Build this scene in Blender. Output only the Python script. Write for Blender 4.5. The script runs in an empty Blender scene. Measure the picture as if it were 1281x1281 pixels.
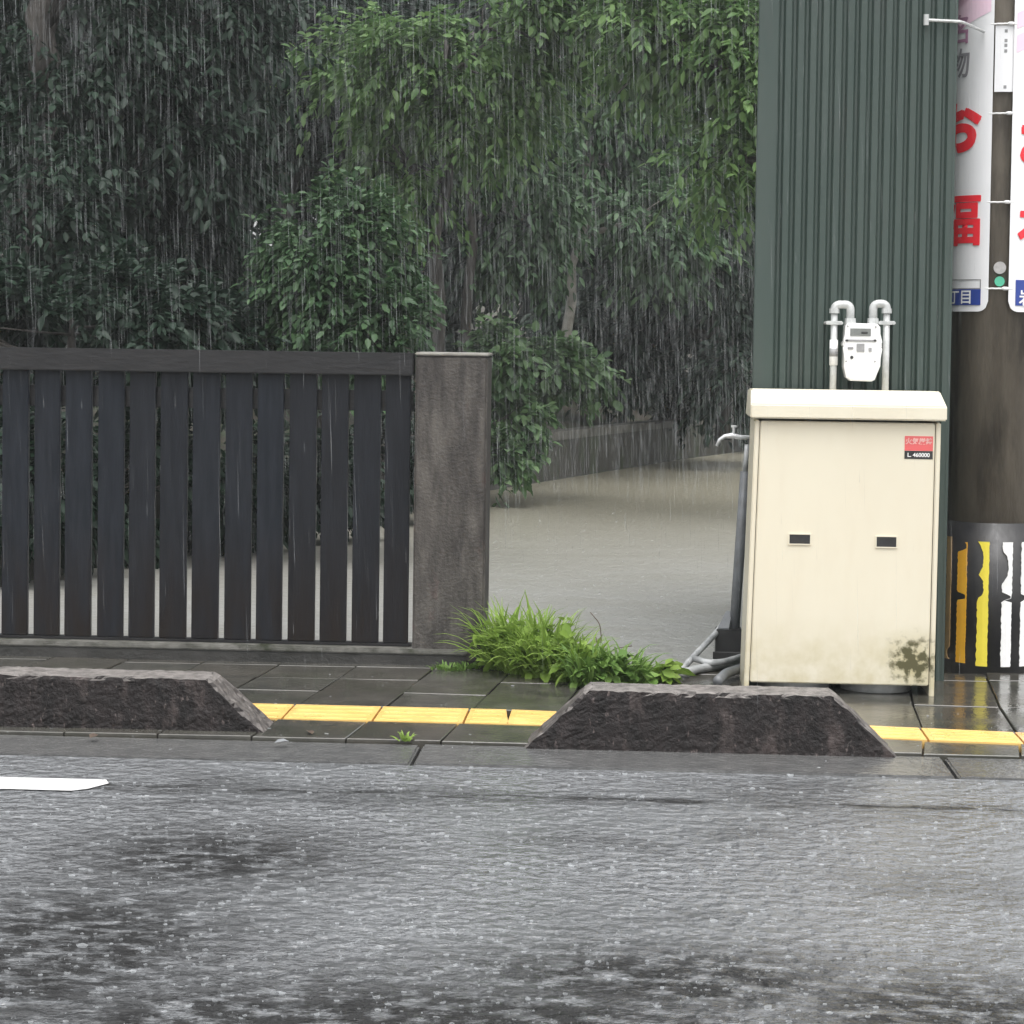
import bpy, bmesh, math, random
import numpy as np
from mathutils import Vector, Matrix, noise

random.seed(7)
rng = np.random.default_rng(11)
S = bpy.context.scene
COL = S.collection
R = math.radians

# ------------------------------------------------------------------ camera
F = 2760.0            # focal length in photo pixels (photo is 1281 px)
H = 1.29              # eye height, sitting in a car
YAW, PITCH, ROLL = R(3.3), R(2.2), R(0.8)
PPY = 526.0           # principal row
PPX = 640.0
fw = Vector((-math.sin(YAW) * math.cos(PITCH), math.cos(YAW) * math.cos(PITCH), -math.sin(PITCH)))
r0 = Vector((math.cos(YAW), math.sin(YAW), 0))
u0 = r0.cross(fw)
RT = math.cos(ROLL) * r0 + math.sin(ROLL) * u0
UP = -math.sin(ROLL) * r0 + math.cos(ROLL) * u0
CAMP = Vector((0, 0, H))
cd = bpy.data.cameras.new('camera')
cam = bpy.data.objects.new('camera', cd)
COL.objects.link(cam)
cam.matrix_world = Matrix(((RT.x, UP.x, -fw.x, 0), (RT.y, UP.y, -fw.y, 0), (RT.z, UP.z, -fw.z, H), (0, 0, 0, 1)))
cd.sensor_width = 36
cd.lens = 36 * F / 1281
cd.shift_y = (PPY - 640.5) / 1281
cd.clip_end = 600
cd.clip_start = 0.05
S.camera = cam

# ------------------------------------------------------------------ sky, sun, exposure
W = bpy.data.worlds.new('World')
S.world = W
W.use_nodes = True
wn = W.node_tree
bg = wn.nodes['Background']
sky = wn.nodes.new('ShaderNodeTexSky')
sky.sky_type = 'NISHITA'
sky.sun_disc = False
SUN_EL, SUN_ROT = R(70), R(165)
sky.sun_elevation = SUN_EL
sky.sun_rotation = SUN_ROT
sky.dust_density = 4
hs = wn.nodes.new('ShaderNodeHueSaturation')
hs.inputs['Saturation'].default_value = 0.12
wn.links.new(sky.outputs[0], hs.inputs['Color'])
wn.links.new(hs.outputs[0], bg.inputs['Color'])
bg.inputs['Strength'].default_value = 0.15
sl = bpy.data.lights.new('sun', 'SUN')
sl.energy = 0.6
sl.angle = R(70)
sl.color = (1, 0.98, 0.95)
so = bpy.data.objects.new('sun', sl)
COL.objects.link(so)
sdir = Vector((math.sin(SUN_ROT) * math.cos(SUN_EL), math.cos(SUN_ROT) * math.cos(SUN_EL), math.sin(SUN_EL)))
so.rotation_euler = sdir.to_track_quat('Z', 'Y').to_euler()
so.location = (0, 0, 30)
S.view_settings.view_transform = 'Standard'
S.view_settings.look = 'None'
S.view_settings.gamma = 1
S.view_settings.use_curve_mapping = False
S.view_settings.exposure = 1.15
S.cycles.max_bounces = 8
S.cycles.volume_bounces = 1
S.cycles.transparent_max_bounces = 16
HAZE = 0.0013


# ------------------------------------------------------------------ photo pixel -> place
def ray(px, py):
    return fw + RT * ((px - PPX) / F) - UP * ((py - PPY) / F)


def G(px, py, z=0.0):
    d = ray(px, py)
    return CAMP + d * ((z - H) / d.z)


def PY(px, py, Y):
    d = ray(px, py)
    return CAMP + d * (Y / d.y)


def PD(px, py, D):
    return CAMP + ray(px, py) * D


def pix(p):
    v = Vector(p) - CAMP
    k = v.dot(fw)
    return PPX + F * v.dot(RT) / k, PPY - F * v.dot(UP) / k


# ------------------------------------------------------------------ materials
def nodes(name):
    m = bpy.data.materials.new(name)
    m.use_nodes = True
    t = m.node_tree
    return m, t, t.nodes['Principled BSDF']


def N(t, kind, **kw):
    n = t.nodes.new(kind)
    for k, v in kw.items():
        if k in n.inputs.keys():
            n.inputs[k].default_value = v
        else:
            setattr(n, k, v)
    return n


def rgba(c):
    return (c[0], c[1], c[2], 1)


def pos(t, stretch=(1, 1, 1), obj=False):
    if obj:
        g = N(t, 'ShaderNodeTexCoord').outputs['Object']
    else:
        g = N(t, 'ShaderNodeNewGeometry').outputs['Position']
    mp = N(t, 'ShaderNodeMapping')
    mp.inputs['Scale'].default_value = stretch
    t.links.new(g, mp.inputs['Vector'])
    return mp.outputs[0]


def noise_fac(t, vec, scale, lo=0.4, hi=0.6, detail=6, rough=0.6):
    n = N(t, 'ShaderNodeTexNoise', Scale=scale, Detail=detail, Roughness=rough)
    t.links.new(vec, n.inputs['Vector'])
    r = N(t, 'ShaderNodeMapRange')
    r.inputs[1].default_value = lo
    r.inputs[2].default_value = hi
    t.links.new(n.outputs[0], r.inputs[0])
    return r.outputs[0]


def mix(t, fac, a, b):
    m = N(t, 'ShaderNodeMix', data_type='RGBA')
    for sock, v in ((m.inputs[0], fac), (m.inputs[6], a), (m.inputs[7], b)):
        if isinstance(v, (int, float)):
            sock.default_value = v
        elif isinstance(v, tuple):
            sock.default_value = rgba(v)
        else:
            t.links.new(v, sock)
    return m.outputs[2]


def bump(t, bs, fac, strength, dist=0.01, prev=None):
    b = N(t, 'ShaderNodeBump', Strength=strength, Distance=dist)
    t.links.new(fac, b.inputs['Height'])
    if prev is not None:
        t.links.new(prev, b.inputs['Normal'])
    t.links.new(b.outputs[0], bs.inputs['Normal'])
    return b.outputs[0]


def rng_map(t, fac, lo, hi):
    r = N(t, 'ShaderNodeMapRange')
    r.inputs[3].default_value = lo
    r.inputs[4].default_value = hi
    t.links.new(fac, r.inputs[0])
    return r.outputs[0]


def simple(name, c1, c2=None, scale=6, rough=0.5, rough2=None, stretch=(1, 1, 1), lo=0.35, hi=0.65,
           bmp=None, metal=0.0, spots=None, spec=0.5, island=0.0):
    """colour noise between c1 and c2, optional spots (colour, scale, lo, hi), bump (scale, strength, dist)"""
    m, t, b = nodes(name)
    v = pos(t, stretch)
    c2 = c2 or tuple(x * 0.8 for x in c1)
    f = noise_fac(t, v, scale, lo, hi)
    col = mix(t, f, c1, c2)
    if spots:
        for c, sc, l, h in spots:
            col = mix(t, noise_fac(t, v, sc, l, h), col, c)
    if island:
        g = N(t, 'ShaderNodeObjectInfo')
        h2 = N(t, 'ShaderNodeHueSaturation')
        t.links.new(rng_map(t, g.outputs['Random'], 1 - island, 1 + island), h2.inputs['Value'])
        t.links.new(col, h2.inputs['Color'])
        col = h2.outputs[0]
    t.links.new(col, b.inputs['Base Color'])
    if rough2 is None:
        b.inputs['Roughness'].default_value = rough
    else:
        t.links.new(rng_map(t, noise_fac(t, v, scale * 1.7, 0.35, 0.65), rough, rough2), b.inputs['Roughness'])
    b.inputs['Metallic'].default_value = metal
    b.inputs['Specular IOR Level'].default_value = spec
    if bmp:
        bump(t, b, noise_fac(t, v, bmp[0], 0.2, 0.8), bmp[1], bmp[2])
    return m


def leaf_mat(name, dark, light, rough=0.5, trans=0.25):
    m, t, b = nodes(name)
    g = N(t, 'ShaderNodeNewGeometry')
    v = pos(t)
    c = mix(t, g.outputs['Random Per Island'], dark, light)
    big = noise_fac(t, v, 1.3, 0.35, 0.65, 3)
    c = mix(t, rng_map(t, big, 0.0, 0.45), c, tuple(x * 0.6 for x in dark))
    t.links.new(c, b.inputs['Base Color'])
    b.inputs['Roughness'].default_value = rough
    b.inputs['Specular IOR Level'].default_value = 0.3
    tr = N(t, 'ShaderNodeBsdfTranslucent')
    t.links.new(c, tr.inputs['Color'])
    mx = N(t, 'ShaderNodeMixShader')
    mx.inputs[0].default_value = trans
    t.links.new(b.outputs[0], mx.inputs[1])
    t.links.new(tr.outputs[0], mx.inputs[2])
    t.links.new(mx.outputs[0], t.nodes['Material Output'].inputs['Surface'])
    return m


MT = {}


def make_materials():
    # wet asphalt under hammering rain
    m, t, b = nodes('wet_asphalt')
    v = pos(t)
    big = noise_fac(t, v, 0.8, 0.42, 0.62, 4)
    fine = noise_fac(t, v, 160, 0.3, 0.7, 3)
    c = mix(t, fine, (0.125, 0.130, 0.135), (0.165, 0.170, 0.176))
    c = mix(t, rng_map(t, big, 0, 0.5), c, (0.125, 0.130, 0.135))
    t.links.new(c, b.inputs['Base Color'])
    t.links.new(rng_map(t, big, 0.20, 0.34), b.inputs['Roughness'])
    sxy = N(t, 'ShaderNodeSeparateXYZ')
    t.links.new(v, sxy.inputs[0])
    seam = N(t, 'ShaderNodeMapRange')          # coarse, drained strip along the resurfacing seam
    seam.inputs[1].default_value = 0.10
    seam.inputs[2].default_value = 0.02
    ds = N(t, 'ShaderNodeMath', operation='SUBTRACT')
    t.links.new(sxy.outputs[1], ds.inputs[0])
    ds.inputs[1].default_value = G(520, 994).y
    ab = N(t, 'ShaderNodeMath', operation='ABSOLUTE')
    t.links.new(ds.outputs[0], ab.inputs[0])
    t.links.new(ab.outputs[0], seam.inputs[0])
    sm = N(t, 'ShaderNodeMath', operation='MULTIPLY')
    t.links.new(seam.outputs[0], sm.inputs[0])
    t.links.new(noise_fac(t, pos(t, (1, 4, 1)), 5, .4, .6), sm.inputs[1])
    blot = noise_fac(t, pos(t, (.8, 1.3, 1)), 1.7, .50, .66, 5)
    dry = N(t, 'ShaderNodeMath', operation='MAXIMUM')  # drained seam and blots, joined with the painted tree reflections
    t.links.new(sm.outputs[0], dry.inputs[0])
    patch_reflect = rng_map(t, blot, 0, .55)
    for (px_, py_, rx_, ry_) in ((260, 1072, .45, .42), (70, 1190, .50, .85), (560, 1290, 1.1, .5), (830, 1225, .6, .32), (260, 1290, .5, .5), (1180, 1270, .45, .4)):  # reflections of the dark trees painted as darker, duller ellipses
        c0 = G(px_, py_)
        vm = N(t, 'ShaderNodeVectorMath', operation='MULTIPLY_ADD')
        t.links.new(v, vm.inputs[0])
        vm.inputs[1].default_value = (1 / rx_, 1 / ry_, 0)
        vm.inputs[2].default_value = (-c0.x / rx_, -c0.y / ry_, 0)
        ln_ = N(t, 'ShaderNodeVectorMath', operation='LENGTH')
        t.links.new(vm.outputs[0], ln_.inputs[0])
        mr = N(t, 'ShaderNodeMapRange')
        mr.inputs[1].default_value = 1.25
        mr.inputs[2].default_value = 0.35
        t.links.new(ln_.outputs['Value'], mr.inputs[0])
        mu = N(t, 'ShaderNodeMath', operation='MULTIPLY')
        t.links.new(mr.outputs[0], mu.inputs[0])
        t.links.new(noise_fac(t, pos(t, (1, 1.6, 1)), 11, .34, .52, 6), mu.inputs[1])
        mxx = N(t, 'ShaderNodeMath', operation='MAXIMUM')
        t.links.new(patch_reflect, mxx.inputs[0])
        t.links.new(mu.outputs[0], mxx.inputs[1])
        patch_reflect = mxx.outputs[0]
    t.links.new(patch_reflect, dry.inputs[1])
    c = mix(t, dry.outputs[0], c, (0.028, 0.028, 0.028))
    t.links.new(c, b.inputs['Base Color'])
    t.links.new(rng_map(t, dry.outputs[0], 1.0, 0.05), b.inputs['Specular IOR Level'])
    p = bump(t, b, noise_fac(t, v, 21, 0.2, 0.8, 3, .5), 0.9, 0.030)
    p = bump(t, b, noise_fac(t, v, 60, 0.2, 0.8, 2), 0.15, 0.004, p)
    bump(t, b, fine, 0.12, 0.002, p)
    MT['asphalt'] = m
    # gutter slabs with a film of standing water
    m, t, b = nodes('wet_gutter_concrete')
    v = pos(t)
    c = mix(t, noise_fac(t, v, 14, 0.35, 0.65), (0.085, 0.085, 0.085), (0.125, 0.125, 0.122))
    t.links.new(c, b.inputs['Base Color'])
    b.inputs['Roughness'].default_value = 0.2
    b.inputs['Specular IOR Level'].default_value = 1.0
    bump(t, b, noise_fac(t, v, 40, 0.2, 0.8, 3), 0.4, 0.008)
    MT['gutter'] = m
    # pavers
    m, t, b = nodes('wet_paver')
    v = pos(t)
    oi = N(t, 'ShaderNodeObjectInfo')
    c = mix(t, noise_fac(t, v, 9, 0.35, 0.65), (0.045, 0.045, 0.040), (0.085, 0.082, 0.071))
    c = mix(t, rng_map(t, oi.outputs['Random'], 0, 0.5), c, (0.055, 0.047, 0.038))
    c = mix(t, rng_map(t, noise_fac(t, v, 2.2, 0.5, 0.7), 0, 0.7), c, (0.036, 0.040, 0.025))
    t.links.new(c, b.inputs['Base Color'])
    t.links.new(rng_map(t, noise_fac(t, v, 3, 0.4, 0.6), 0.05, 0.26), b.inputs['Roughness'])
    bump(t, b, noise_fac(t, v, 45, 0.2, 0.8, 3), 0.15, 0.005)
    MT['paver'] = m
    MT['tactile'] = simple('yellow_tactile', (0.76, 0.50, 0.165), (0.68, 0.42, 0.12), 7, 0.25, 0.45,
                           spots=((0.35, 0.25, 0.10), 5, 0.62, 0.8) and [((0.4, 0.27, 0.1), 9, 0.62, 0.82)], bmp=(80, 0.15, 0.002))
    MT['tactile_pale'] = simple('pale_tactile', (0.78, 0.50, 0.20), (0.62, 0.36, 0.12), 9, 0.2, 0.4)
    MT['paint'] = simple('white_road_paint', (0.80, 0.80, 0.79), (0.62, 0.62, 0.61), 18, 0.3, spots=[((0.2, 0.2, 0.2), 40, 0.62, 0.75)],
                         bmp=(120, 0.3, 0.002))
    # flood water
    m, t, b = nodes('muddy_water')
    v = pos(t)
    sx = N(t, 'ShaderNodeSeparateXYZ')
    t.links.new(v, sx.inputs[0])
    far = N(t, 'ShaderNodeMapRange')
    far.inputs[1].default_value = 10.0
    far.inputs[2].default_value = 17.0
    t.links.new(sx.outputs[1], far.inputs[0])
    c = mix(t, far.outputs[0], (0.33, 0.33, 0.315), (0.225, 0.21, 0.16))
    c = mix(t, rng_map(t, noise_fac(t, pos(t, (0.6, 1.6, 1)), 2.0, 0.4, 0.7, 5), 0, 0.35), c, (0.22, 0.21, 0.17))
    t.links.new(c, b.inputs['Base Color'])
    b.inputs['Roughness'].default_value = 0.28
    b.inputs['Specular IOR Level'].default_value = 0.4
    p = bump(t, b, noise_fac(t, v, 14, 0.2, 0.8, 4), 0.45, 0.02)
    vo = N(t, 'ShaderNodeTexVoronoi', Scale=22.0)
    t.links.new(v, vo.inputs['Vector'])
    bump(t, b, vo.outputs['Distance'], 0.3, 0.012, p)
    MT['water'] = m
    MT['soil'] = simple('dark_soil', (0.035, 0.03, 0.022), (0.06, 0.05, 0.035), 4, 0.7, bmp=(15, 0.6, 0.03), spots=[((0.03, 0.05, 0.018), 3, 0.45, 0.65)])
    MT['ground'] = simple('mossy_ground', (0.05, 0.05, 0.035), (0.03, 0.045, 0.02), 2, 0.6, bmp=(20, 0.5, 0.02))
    # kerb blocks
    m, t, b = nodes('weathered_kerb')
    v = pos(t)
    vs = pos(t, (1, 1, 0.35))
    c = mix(t, noise_fac(t, vs, 24, 0.38, 0.66), (0.006, 0.0045, 0.0043), (0.020, 0.015, 0.0145))
    c = mix(t, noise_fac(t, pos(t, (1, 1, .4)), 75, 0.62, 0.74), c, (0.15, 0.12, 0.112))
    c = mix(t, noise_fac(t, vs, 13, 0.54, 0.74), c, (0.075, 0.058, 0.054))
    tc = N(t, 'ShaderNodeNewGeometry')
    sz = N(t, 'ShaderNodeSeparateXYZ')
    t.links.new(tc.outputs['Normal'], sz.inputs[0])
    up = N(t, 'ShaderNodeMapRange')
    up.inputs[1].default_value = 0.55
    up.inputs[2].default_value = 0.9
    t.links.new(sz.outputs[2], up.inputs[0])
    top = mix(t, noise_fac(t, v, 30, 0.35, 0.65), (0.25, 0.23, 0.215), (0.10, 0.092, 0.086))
    c = mix(t, up.outputs[0], c, top)          # upper face paler: painted sky reflection, and worn edges
    t.links.new(c, b.inputs['Base Color'])
    b.inputs['Roughness'].default_value = 0.5
    b.inputs['Specular IOR Level'].default_value = 0.3
    bump(t, b, noise_fac(t, v, 60, 0.2, 0.8), 0.7, 0.01)
    MT['kerb'] = m
    # fence
    m, t, b = nodes('painted_plank')
    v = pos(t, (1, 1, 0.12))
    vw = pos(t)
    oi = N(t, 'ShaderNodeObjectInfo')
    c = mix(t, noise_fac(t, v, 40, 0.35, 0.7), (0.009, 0.0115, 0.016), (0.018, 0.0215, 0.0285))
    c = mix(t, rng_map(t, oi.outputs['Random'], 0, 0.5), c, (0.013, 0.0125, 0.0135))
    sx = N(t, 'ShaderNodeSeparateXYZ')
    t.links.new(vw, sx.inputs[0])
    low = N(t, 'ShaderNodeMapRange')
    low.inputs[1].default_value = 0.55
    low.inputs[2].default_value = 0.05
    t.links.new(sx.outputs[2], low.inputs[0])
    mm = N(t, 'ShaderNodeMath', operation='MULTIPLY')
    t.links.new(low.outputs[0], mm.inputs[0])
    t.links.new(noise_fac(t, v, 25, 0.25, 0.6), mm.inputs[1])
    c = mix(t, mm.outputs[0], c, (0.015, 0.011, 0.009))     # splash mud along the foot
    t.links.new(c, b.inputs['Base Color'])
    t.links.new(rng_map(t, noise_fac(t, v, 18, 0.3, 0.7), 0.3, 0.55), b.inputs['Roughness'])
    b.inputs['Specular IOR Level'].default_value = 0.18
    bump(t, b, noise_fac(t, v, 120, 0.2, 0.8), 0.25, 0.003)
    MT['plank'] = m
    MT['rail'] = simple('dark_rail', (0.005, 0.005, 0.006), (0.011, 0.0105, 0.0115), 22, 0.35, 0.6, (0.3, 1, 1), bmp=(60, 0.3, 0.004))
    m, t, b = nodes('stained_concrete_pillar')
    v = pos(t, (1, 1, 0.22))
    c = mix(t, noise_fac(t, v, 22, 0.36, 0.66), (0.028, 0.024, 0.022), (0.088, 0.08, 0.071))
    c = mix(t, noise_fac(t, v, 9, 0.50, 0.68), c, (0.017, 0.014, 0.0135))
    c = mix(t, rng_map(t, noise_fac(t, pos(t, (1, 1, .5)), 7, 0.62, 0.75), 0, 0.5), c, (0.10, 0.022, 0.02))
    t.links.new(c, b.inputs['Base Color'])
    b.inputs['Roughness'].default_value = 0.6
    bump(t, b, noise_fac(t, pos(t), 70, 0.2, 0.8), 0.5, 0.006)
    MT['pillar'] = m
    MT['concrete'] = simple('wet_concrete', (0.17, 0.165, 0.15), (0.07, 0.07, 0.058), 12, 0.4, 0.6, bmp=(50, 0.5, 0.006), spots=[((0.03, 0.035, 0.02), 8, 0.55, 0.7)])
    MT['dark_concrete'] = simple('dark_wet_concrete', (0.045, 0.043, 0.04), (0.02, 0.02, 0.018), 8, 0.35, 0.55, bmp=(40, 0.5, 0.006))
    MT['wall'] = simple('mossy_retaining_wall', (0.06, 0.057, 0.048), (0.028, 0.028, 0.022), 5, 0.6, bmp=(25, 0.6, 0.02), stretch=(1, 1, .5), spots=[((0.03, 0.04, 0.018), 4, 0.5, 0.65)])
    MT['coping'] = simple('pale_coping', (0.12, 0.115, 0.10), (0.06, 0.058, 0.048), 9, 0.5, bmp=(30, 0.5, 0.01))
    MT['pale_cap'] = simple('pale_cap', (0.34, 0.33, 0.30), (0.22, 0.21, 0.19), 20, 0.5)
    # corrugated steel
    MT['siding'] = simple('green_painted_steel', (0.034, 0.054, 0.046), (0.046, 0.066, 0.057), 5, 0.42, 0.58, (1, 1, 0.15), bmp=(60, 0.06, 0.002), spots=[((0.045, 0.058, 0.052), 14, 0.55, 0.75)])
    MT['steel'] = simple('galvanised_steel', (0.56, 0.57, 0.56), (0.42, 0.43, 0.42), 30, 0.38, 0.55, metal=0.2)
    MT['chrome'] = simple('wet_chrome', (0.85, 0.86, 0.86), (0.75, 0.75, 0.75), 12, 0.2, metal=0.3)
    # cabinet
    m, t, b = nodes('cream_enamel')
    v = pos(t)
    c = mix(t, noise_fac(t, pos(t, (1, 1, 0.3)), 3, 0.3, 0.7), (0.70, 0.66, 0.535), (0.66, 0.612, 0.488))
    c = mix(t, rng_map(t, noise_fac(t, pos(t, (1, 1, 0.25)), 16, 0.5, 0.75), 0, 0.25), c, (0.60, 0.53, 0.40))
    sx = N(t, 'ShaderNodeSeparateXYZ')
    t.links.new(v, sx.inputs[0])
    low = N(t, 'ShaderNodeMapRange')
    low.inputs[1].default_value = 0.30
    low.inputs[2].default_value = 0.08
    t.links.new(sx.outputs[2], low.inputs[0])
    mm = N(t, 'ShaderNodeMath', operation='MULTIPLY')
    t.links.new(low.outputs[0], mm.inputs[0])
    t.links.new(noise_fac(t, v, 12, 0.35, 0.7), mm.inputs[1])
    c = mix(t, rng_map(t, mm.outputs[0], 0, 0.8), c, (0.46, 0.40, 0.22))
    sp = N(t, 'ShaderNodeVectorMath', operation='DISTANCE')
    t.links.new(v, sp.inputs[0])
    sp.inputs[1].default_value = MOSS
    near = N(t, 'ShaderNodeMapRange')
    near.inputs[1].default_value = 0.14
    near.inputs[2].default_value = 0.0
    t.links.new(sp.outputs['Value'], near.inputs[0])
    nz = noise_fac(t, v, 30, 0.33, 0.68, 5)
    ad = N(t, 'ShaderNodeMath', operation='ADD')
    t.links.new(near.outputs[0], ad.inputs[0])
    t.links.new(nz, ad.inputs[1])
    msk = N(t, 'ShaderNodeMapRange')
    msk.inputs[1].default_value = 0.86
    msk.inputs[2].default_value = 1.30
    t.links.new(ad.outputs[0], msk.inputs[0])
    gate = N(t, 'ShaderNodeMath', operation='MULTIPLY')
    t.links.new(msk.outputs[0], gate.inputs[0])
    t.links.new(rng_map(t, near.outputs[0], 0.0, 1.8), gate.inputs[1])
    gate.use_clamp = True
    c = mix(t, rng_map(t, near.outputs[0], 0, .75), c, (0.40, 0.35, 0.17))
    c = mix(t, gate.outputs[0], c, (0.085, 0.078, 0.034))
    t.links.new(c, b.inputs['Base Color'])
    b.inputs['Roughness'].default_value = 0.36
    MT['cream'] = m
    MT['black'] = simple('black_plastic', (0.018, 0.018, 0.019), (0.03, 0.03, 0.03), 20, 0.4)
    MT['red'] = simple('red_sticker', (0.72, 0.13, 0.13), (0.66, 0.12, 0.12), 20, 0.4)
    MT['white'] = simple('white_plastic', (0.82, 0.82, 0.81), (0.77, 0.77, 0.76), 12, 0.3)
    MT['sheet'] = simple('white_sign_sheet', (0.86, 0.86, 0.87), (0.82, 0.82, 0.83), 3, 0.35)
    MT['pink'] = simple('pink_print', (0.86, 0.60, 0.72), (0.84, 0.66, 0.76), 5, 0.4)
    MT['redink'] = simple('red_print', (0.84, 0.03, 0.045), (0.80, 0.03, 0.045), 10, 0.4)
    MT['greyink'] = simple('grey_print', (0.30, 0.29, 0.31), None, 10, 0.4)
    MT['mauveink'] = simple('mauve_print', (0.45, 0.24, 0.36), None, 10, 0.4)
    MT['blue'] = simple('blue_print', (0.030, 0.065, 0.30), (0.025, 0.055, 0.27), 10, 0.4)
    MT['screen'] = simple('meter_display', (0.20, 0.21, 0.20), (0.16, 0.17, 0.16), 40, 0.2)
    MT['dim'] = simple('meter_mark', (0.30, 0.30, 0.30), None, 40, 0.4)
    MT['pole'] = simple('weathered_pole_concrete', (0.20, 0.175, 0.14), (0.10, 0.086, 0.068), 7, 0.5, 0.65, (1, 1, 0.22), bmp=(50, 0.4, 0.005),
                        spots=[((0.03, 0.026, 0.022), 6, 0.52, 0.7)])
    MT['wrap'] = simple('black_rubber_wrap', (0.016, 0.016, 0.018), (0.028, 0.027, 0.027), 12, 0.35, 0.5, bmp=(40, 0.2, 0.003))
    MT['tan_tape'] = simple('tan_tape', (0.52, 0.34, 0.15), (0.40, 0.27, 0.13), 16, 0.4)
    MT['orange_tape'] = simple('orange_tape', (0.88, 0.47, 0.04), (0.80, 0.40, 0.03), 16, 0.35)
    MT['yellow_tape'] = simple('yellow_tape', (0.90, 0.76, 0.08), (0.84, 0.70, 0.07), 16, 0.35)
    MT['white_tape'] = simple('white_tape', (0.88, 0.88, 0.87), (0.80, 0.80, 0.79), 16, 0.35)
    MT['green_disc'] = simple('green_disc', (0.10, 0.52, 0.33), None, 10, 0.4)
    MT['grey_disc'] = simple('grey_disc', (0.45, 0.44, 0.43), (0.35, 0.34, 0.33), 60, 0.4)
    MT['pvc'] = simple('grey_pvc', (0.17, 0.18, 0.19), (0.12, 0.125, 0.13), 14, 0.35, 0.5, bmp=(30, 0.1, 0.003))
    MT['pale_pvc'] = simple('pale_pvc', (0.50, 0.51, 0.51), (0.26, 0.27, 0.27), 14, 0.3, 0.5)
    MT['bark'] = simple('dark_bark', (0.018, 0.015, 0.012), (0.042, 0.036, 0.03), 12, 0.6, bmp=(30, 0.8, 0.02), stretch=(1, 1, .25))
    MT['pale_bark'] = simple('pale_bark', (0.26, 0.25, 0.22), (0.14, 0.13, 0.11), 9, 0.55, bmp=(30, 0.6, 0.01))
    MT['leaf_dark'] = leaf_mat('dark_leaf', (0.008, 0.022, 0.013), (0.023, 0.048, 0.028))
    MT['leaf_mid'] = leaf_mat('mid_leaf', (0.032, 0.072, 0.032), (0.085, 0.155, 0.068))
    MT['leaf_light'] = leaf_mat('light_leaf', (0.066, 0.138, 0.046), (0.19, 0.31, 0.105), trans=0.35)
    MT['leaf_bush'] = leaf_mat('bush_leaf', (0.055, 0.115, 0.045), (0.15, 0.24, 0.105))
    MT['weed'] = leaf_mat('weed_leaf', (0.19, 0.31, 0.05), (0.34, 0.48, 0.11), trans=0.35)
    MT['weed_dark'] = leaf_mat('weed_dark_leaf', (0.11, 0.21, 0.045), (0.24, 0.38, 0.095), trans=0.3)
    MT['twig'] = simple('brown_twig', (0.10, 0.07, 0.045), (0.06, 0.04, 0.03), 20, 0.6)
    # water thrown up by the rain
    m, t, b = nodes('rain_water')
    b.inputs['Base Color'].default_value = (0.82, 0.85, 0.87, 1)
    b.inputs['Roughness'].default_value = 0.25
    tr = N(t, 'ShaderNodeBsdfTranslucent')
    tr.inputs['Color'].default_value = (0.82, 0.85, 0.87, 1)
    tp = N(t, 'ShaderNodeBsdfTransparent')
    m1 = N(t, 'ShaderNodeMixShader')
    m1.inputs[0].default_value = 0.5
    t.links.new(b.outputs[0], m1.inputs[1])
    t.links.new(tr.outputs[0], m1.inputs[2])
    m2 = N(t, 'ShaderNodeMixShader')
    m2.inputs[0].default_value = 0.085
    t.links.new(tp.outputs[0], m2.inputs[1])
    t.links.new(m1.outputs[0], m2.inputs[2])
    t.links.new(m2.outputs[0], t.nodes['Material Output'].inputs['Surface'])
    MT['rain'] = m
    m = m.copy()
    m.name = 'splash_water'
    t = m.node_tree
    gi = N(t, 'ShaderNodeNewGeometry')
    pw_ = N(t, 'ShaderNodeMath', operation='POWER')
    t.links.new(gi.outputs['Random Per Island'], pw_.inputs[0])
    pw_.inputs[1].default_value = 2.5
    t.links.new(rng_map(t, pw_.outputs[0], 0.04, 0.42), t.nodes['Material Output'].inputs['Surface'].links[0].from_node.inputs[0])
    MT['splash'] = m


# ------------------------------------------------------------------ object helpers
def tag(o, label=None, cat=None, group=None, kind=None):
    if label:
        o['label'] = label
    if cat:
        o['category'] = cat
    if group:
        o['group'] = group
    if kind:
        o['kind'] = kind
    return o


def thing(name, label, cat, loc=(0, 0, 0), group=None):
    o = bpy.data.objects.new(name, None)
    o.empty_display_size = 0.1
    COL.objects.link(o)
    o.location = loc
    return tag(o, label, cat, group)


def link(name, me, m, parent=None, smooth=False):
    if m is not None:
        me.materials.append(m)
    if smooth:
        me.polygons.foreach_set('use_smooth', [True] * len(me.polygons))
    o = bpy.data.objects.new(name, me)
    COL.objects.link(o)
    if parent is not None:
        o.parent = parent
        # meshes are modelled in world space: undo the offsets of the parents
        off = Vector((0, 0, 0))
        p = parent
        while p is not None:
            off += p.location
            p = p.parent
        if off.length > 0 and not o.get('local'):
            me.transform(Matrix.Translation(-off))
    return o


def obj(name, bm, m, parent=None, smooth=False):
    me = bpy.data.meshes.new(name)
    bmesh.ops.recalc_face_normals(bm, faces=bm.faces)
    bm.to_mesh(me)
    bm.free()
    return link(name, me, m, parent, smooth)


def box(bm, lo, hi, bev=0.0, seg=1):
    r = bmesh.ops.create_cube(bm, size=1)
    vs = r['verts']
    lo, hi = Vector(lo), Vector(hi)
    for v in vs:
        v.co = Vector((lo[i] + (v.co[i] + 0.5) * (hi[i] - lo[i]) for i in range(3)))
    if bev:
        es = list({e for v in vs for e in v.link_edges})
        bmesh.ops.bevel(bm, geom=es, offset=bev, segments=seg, affect='EDGES')
    return bm


def boxo(name, lo, hi, m, parent=None, bev=0.003, seg=2):
    return obj(name, box(bmesh.new(), lo, hi, bev, seg), m, parent)


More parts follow.
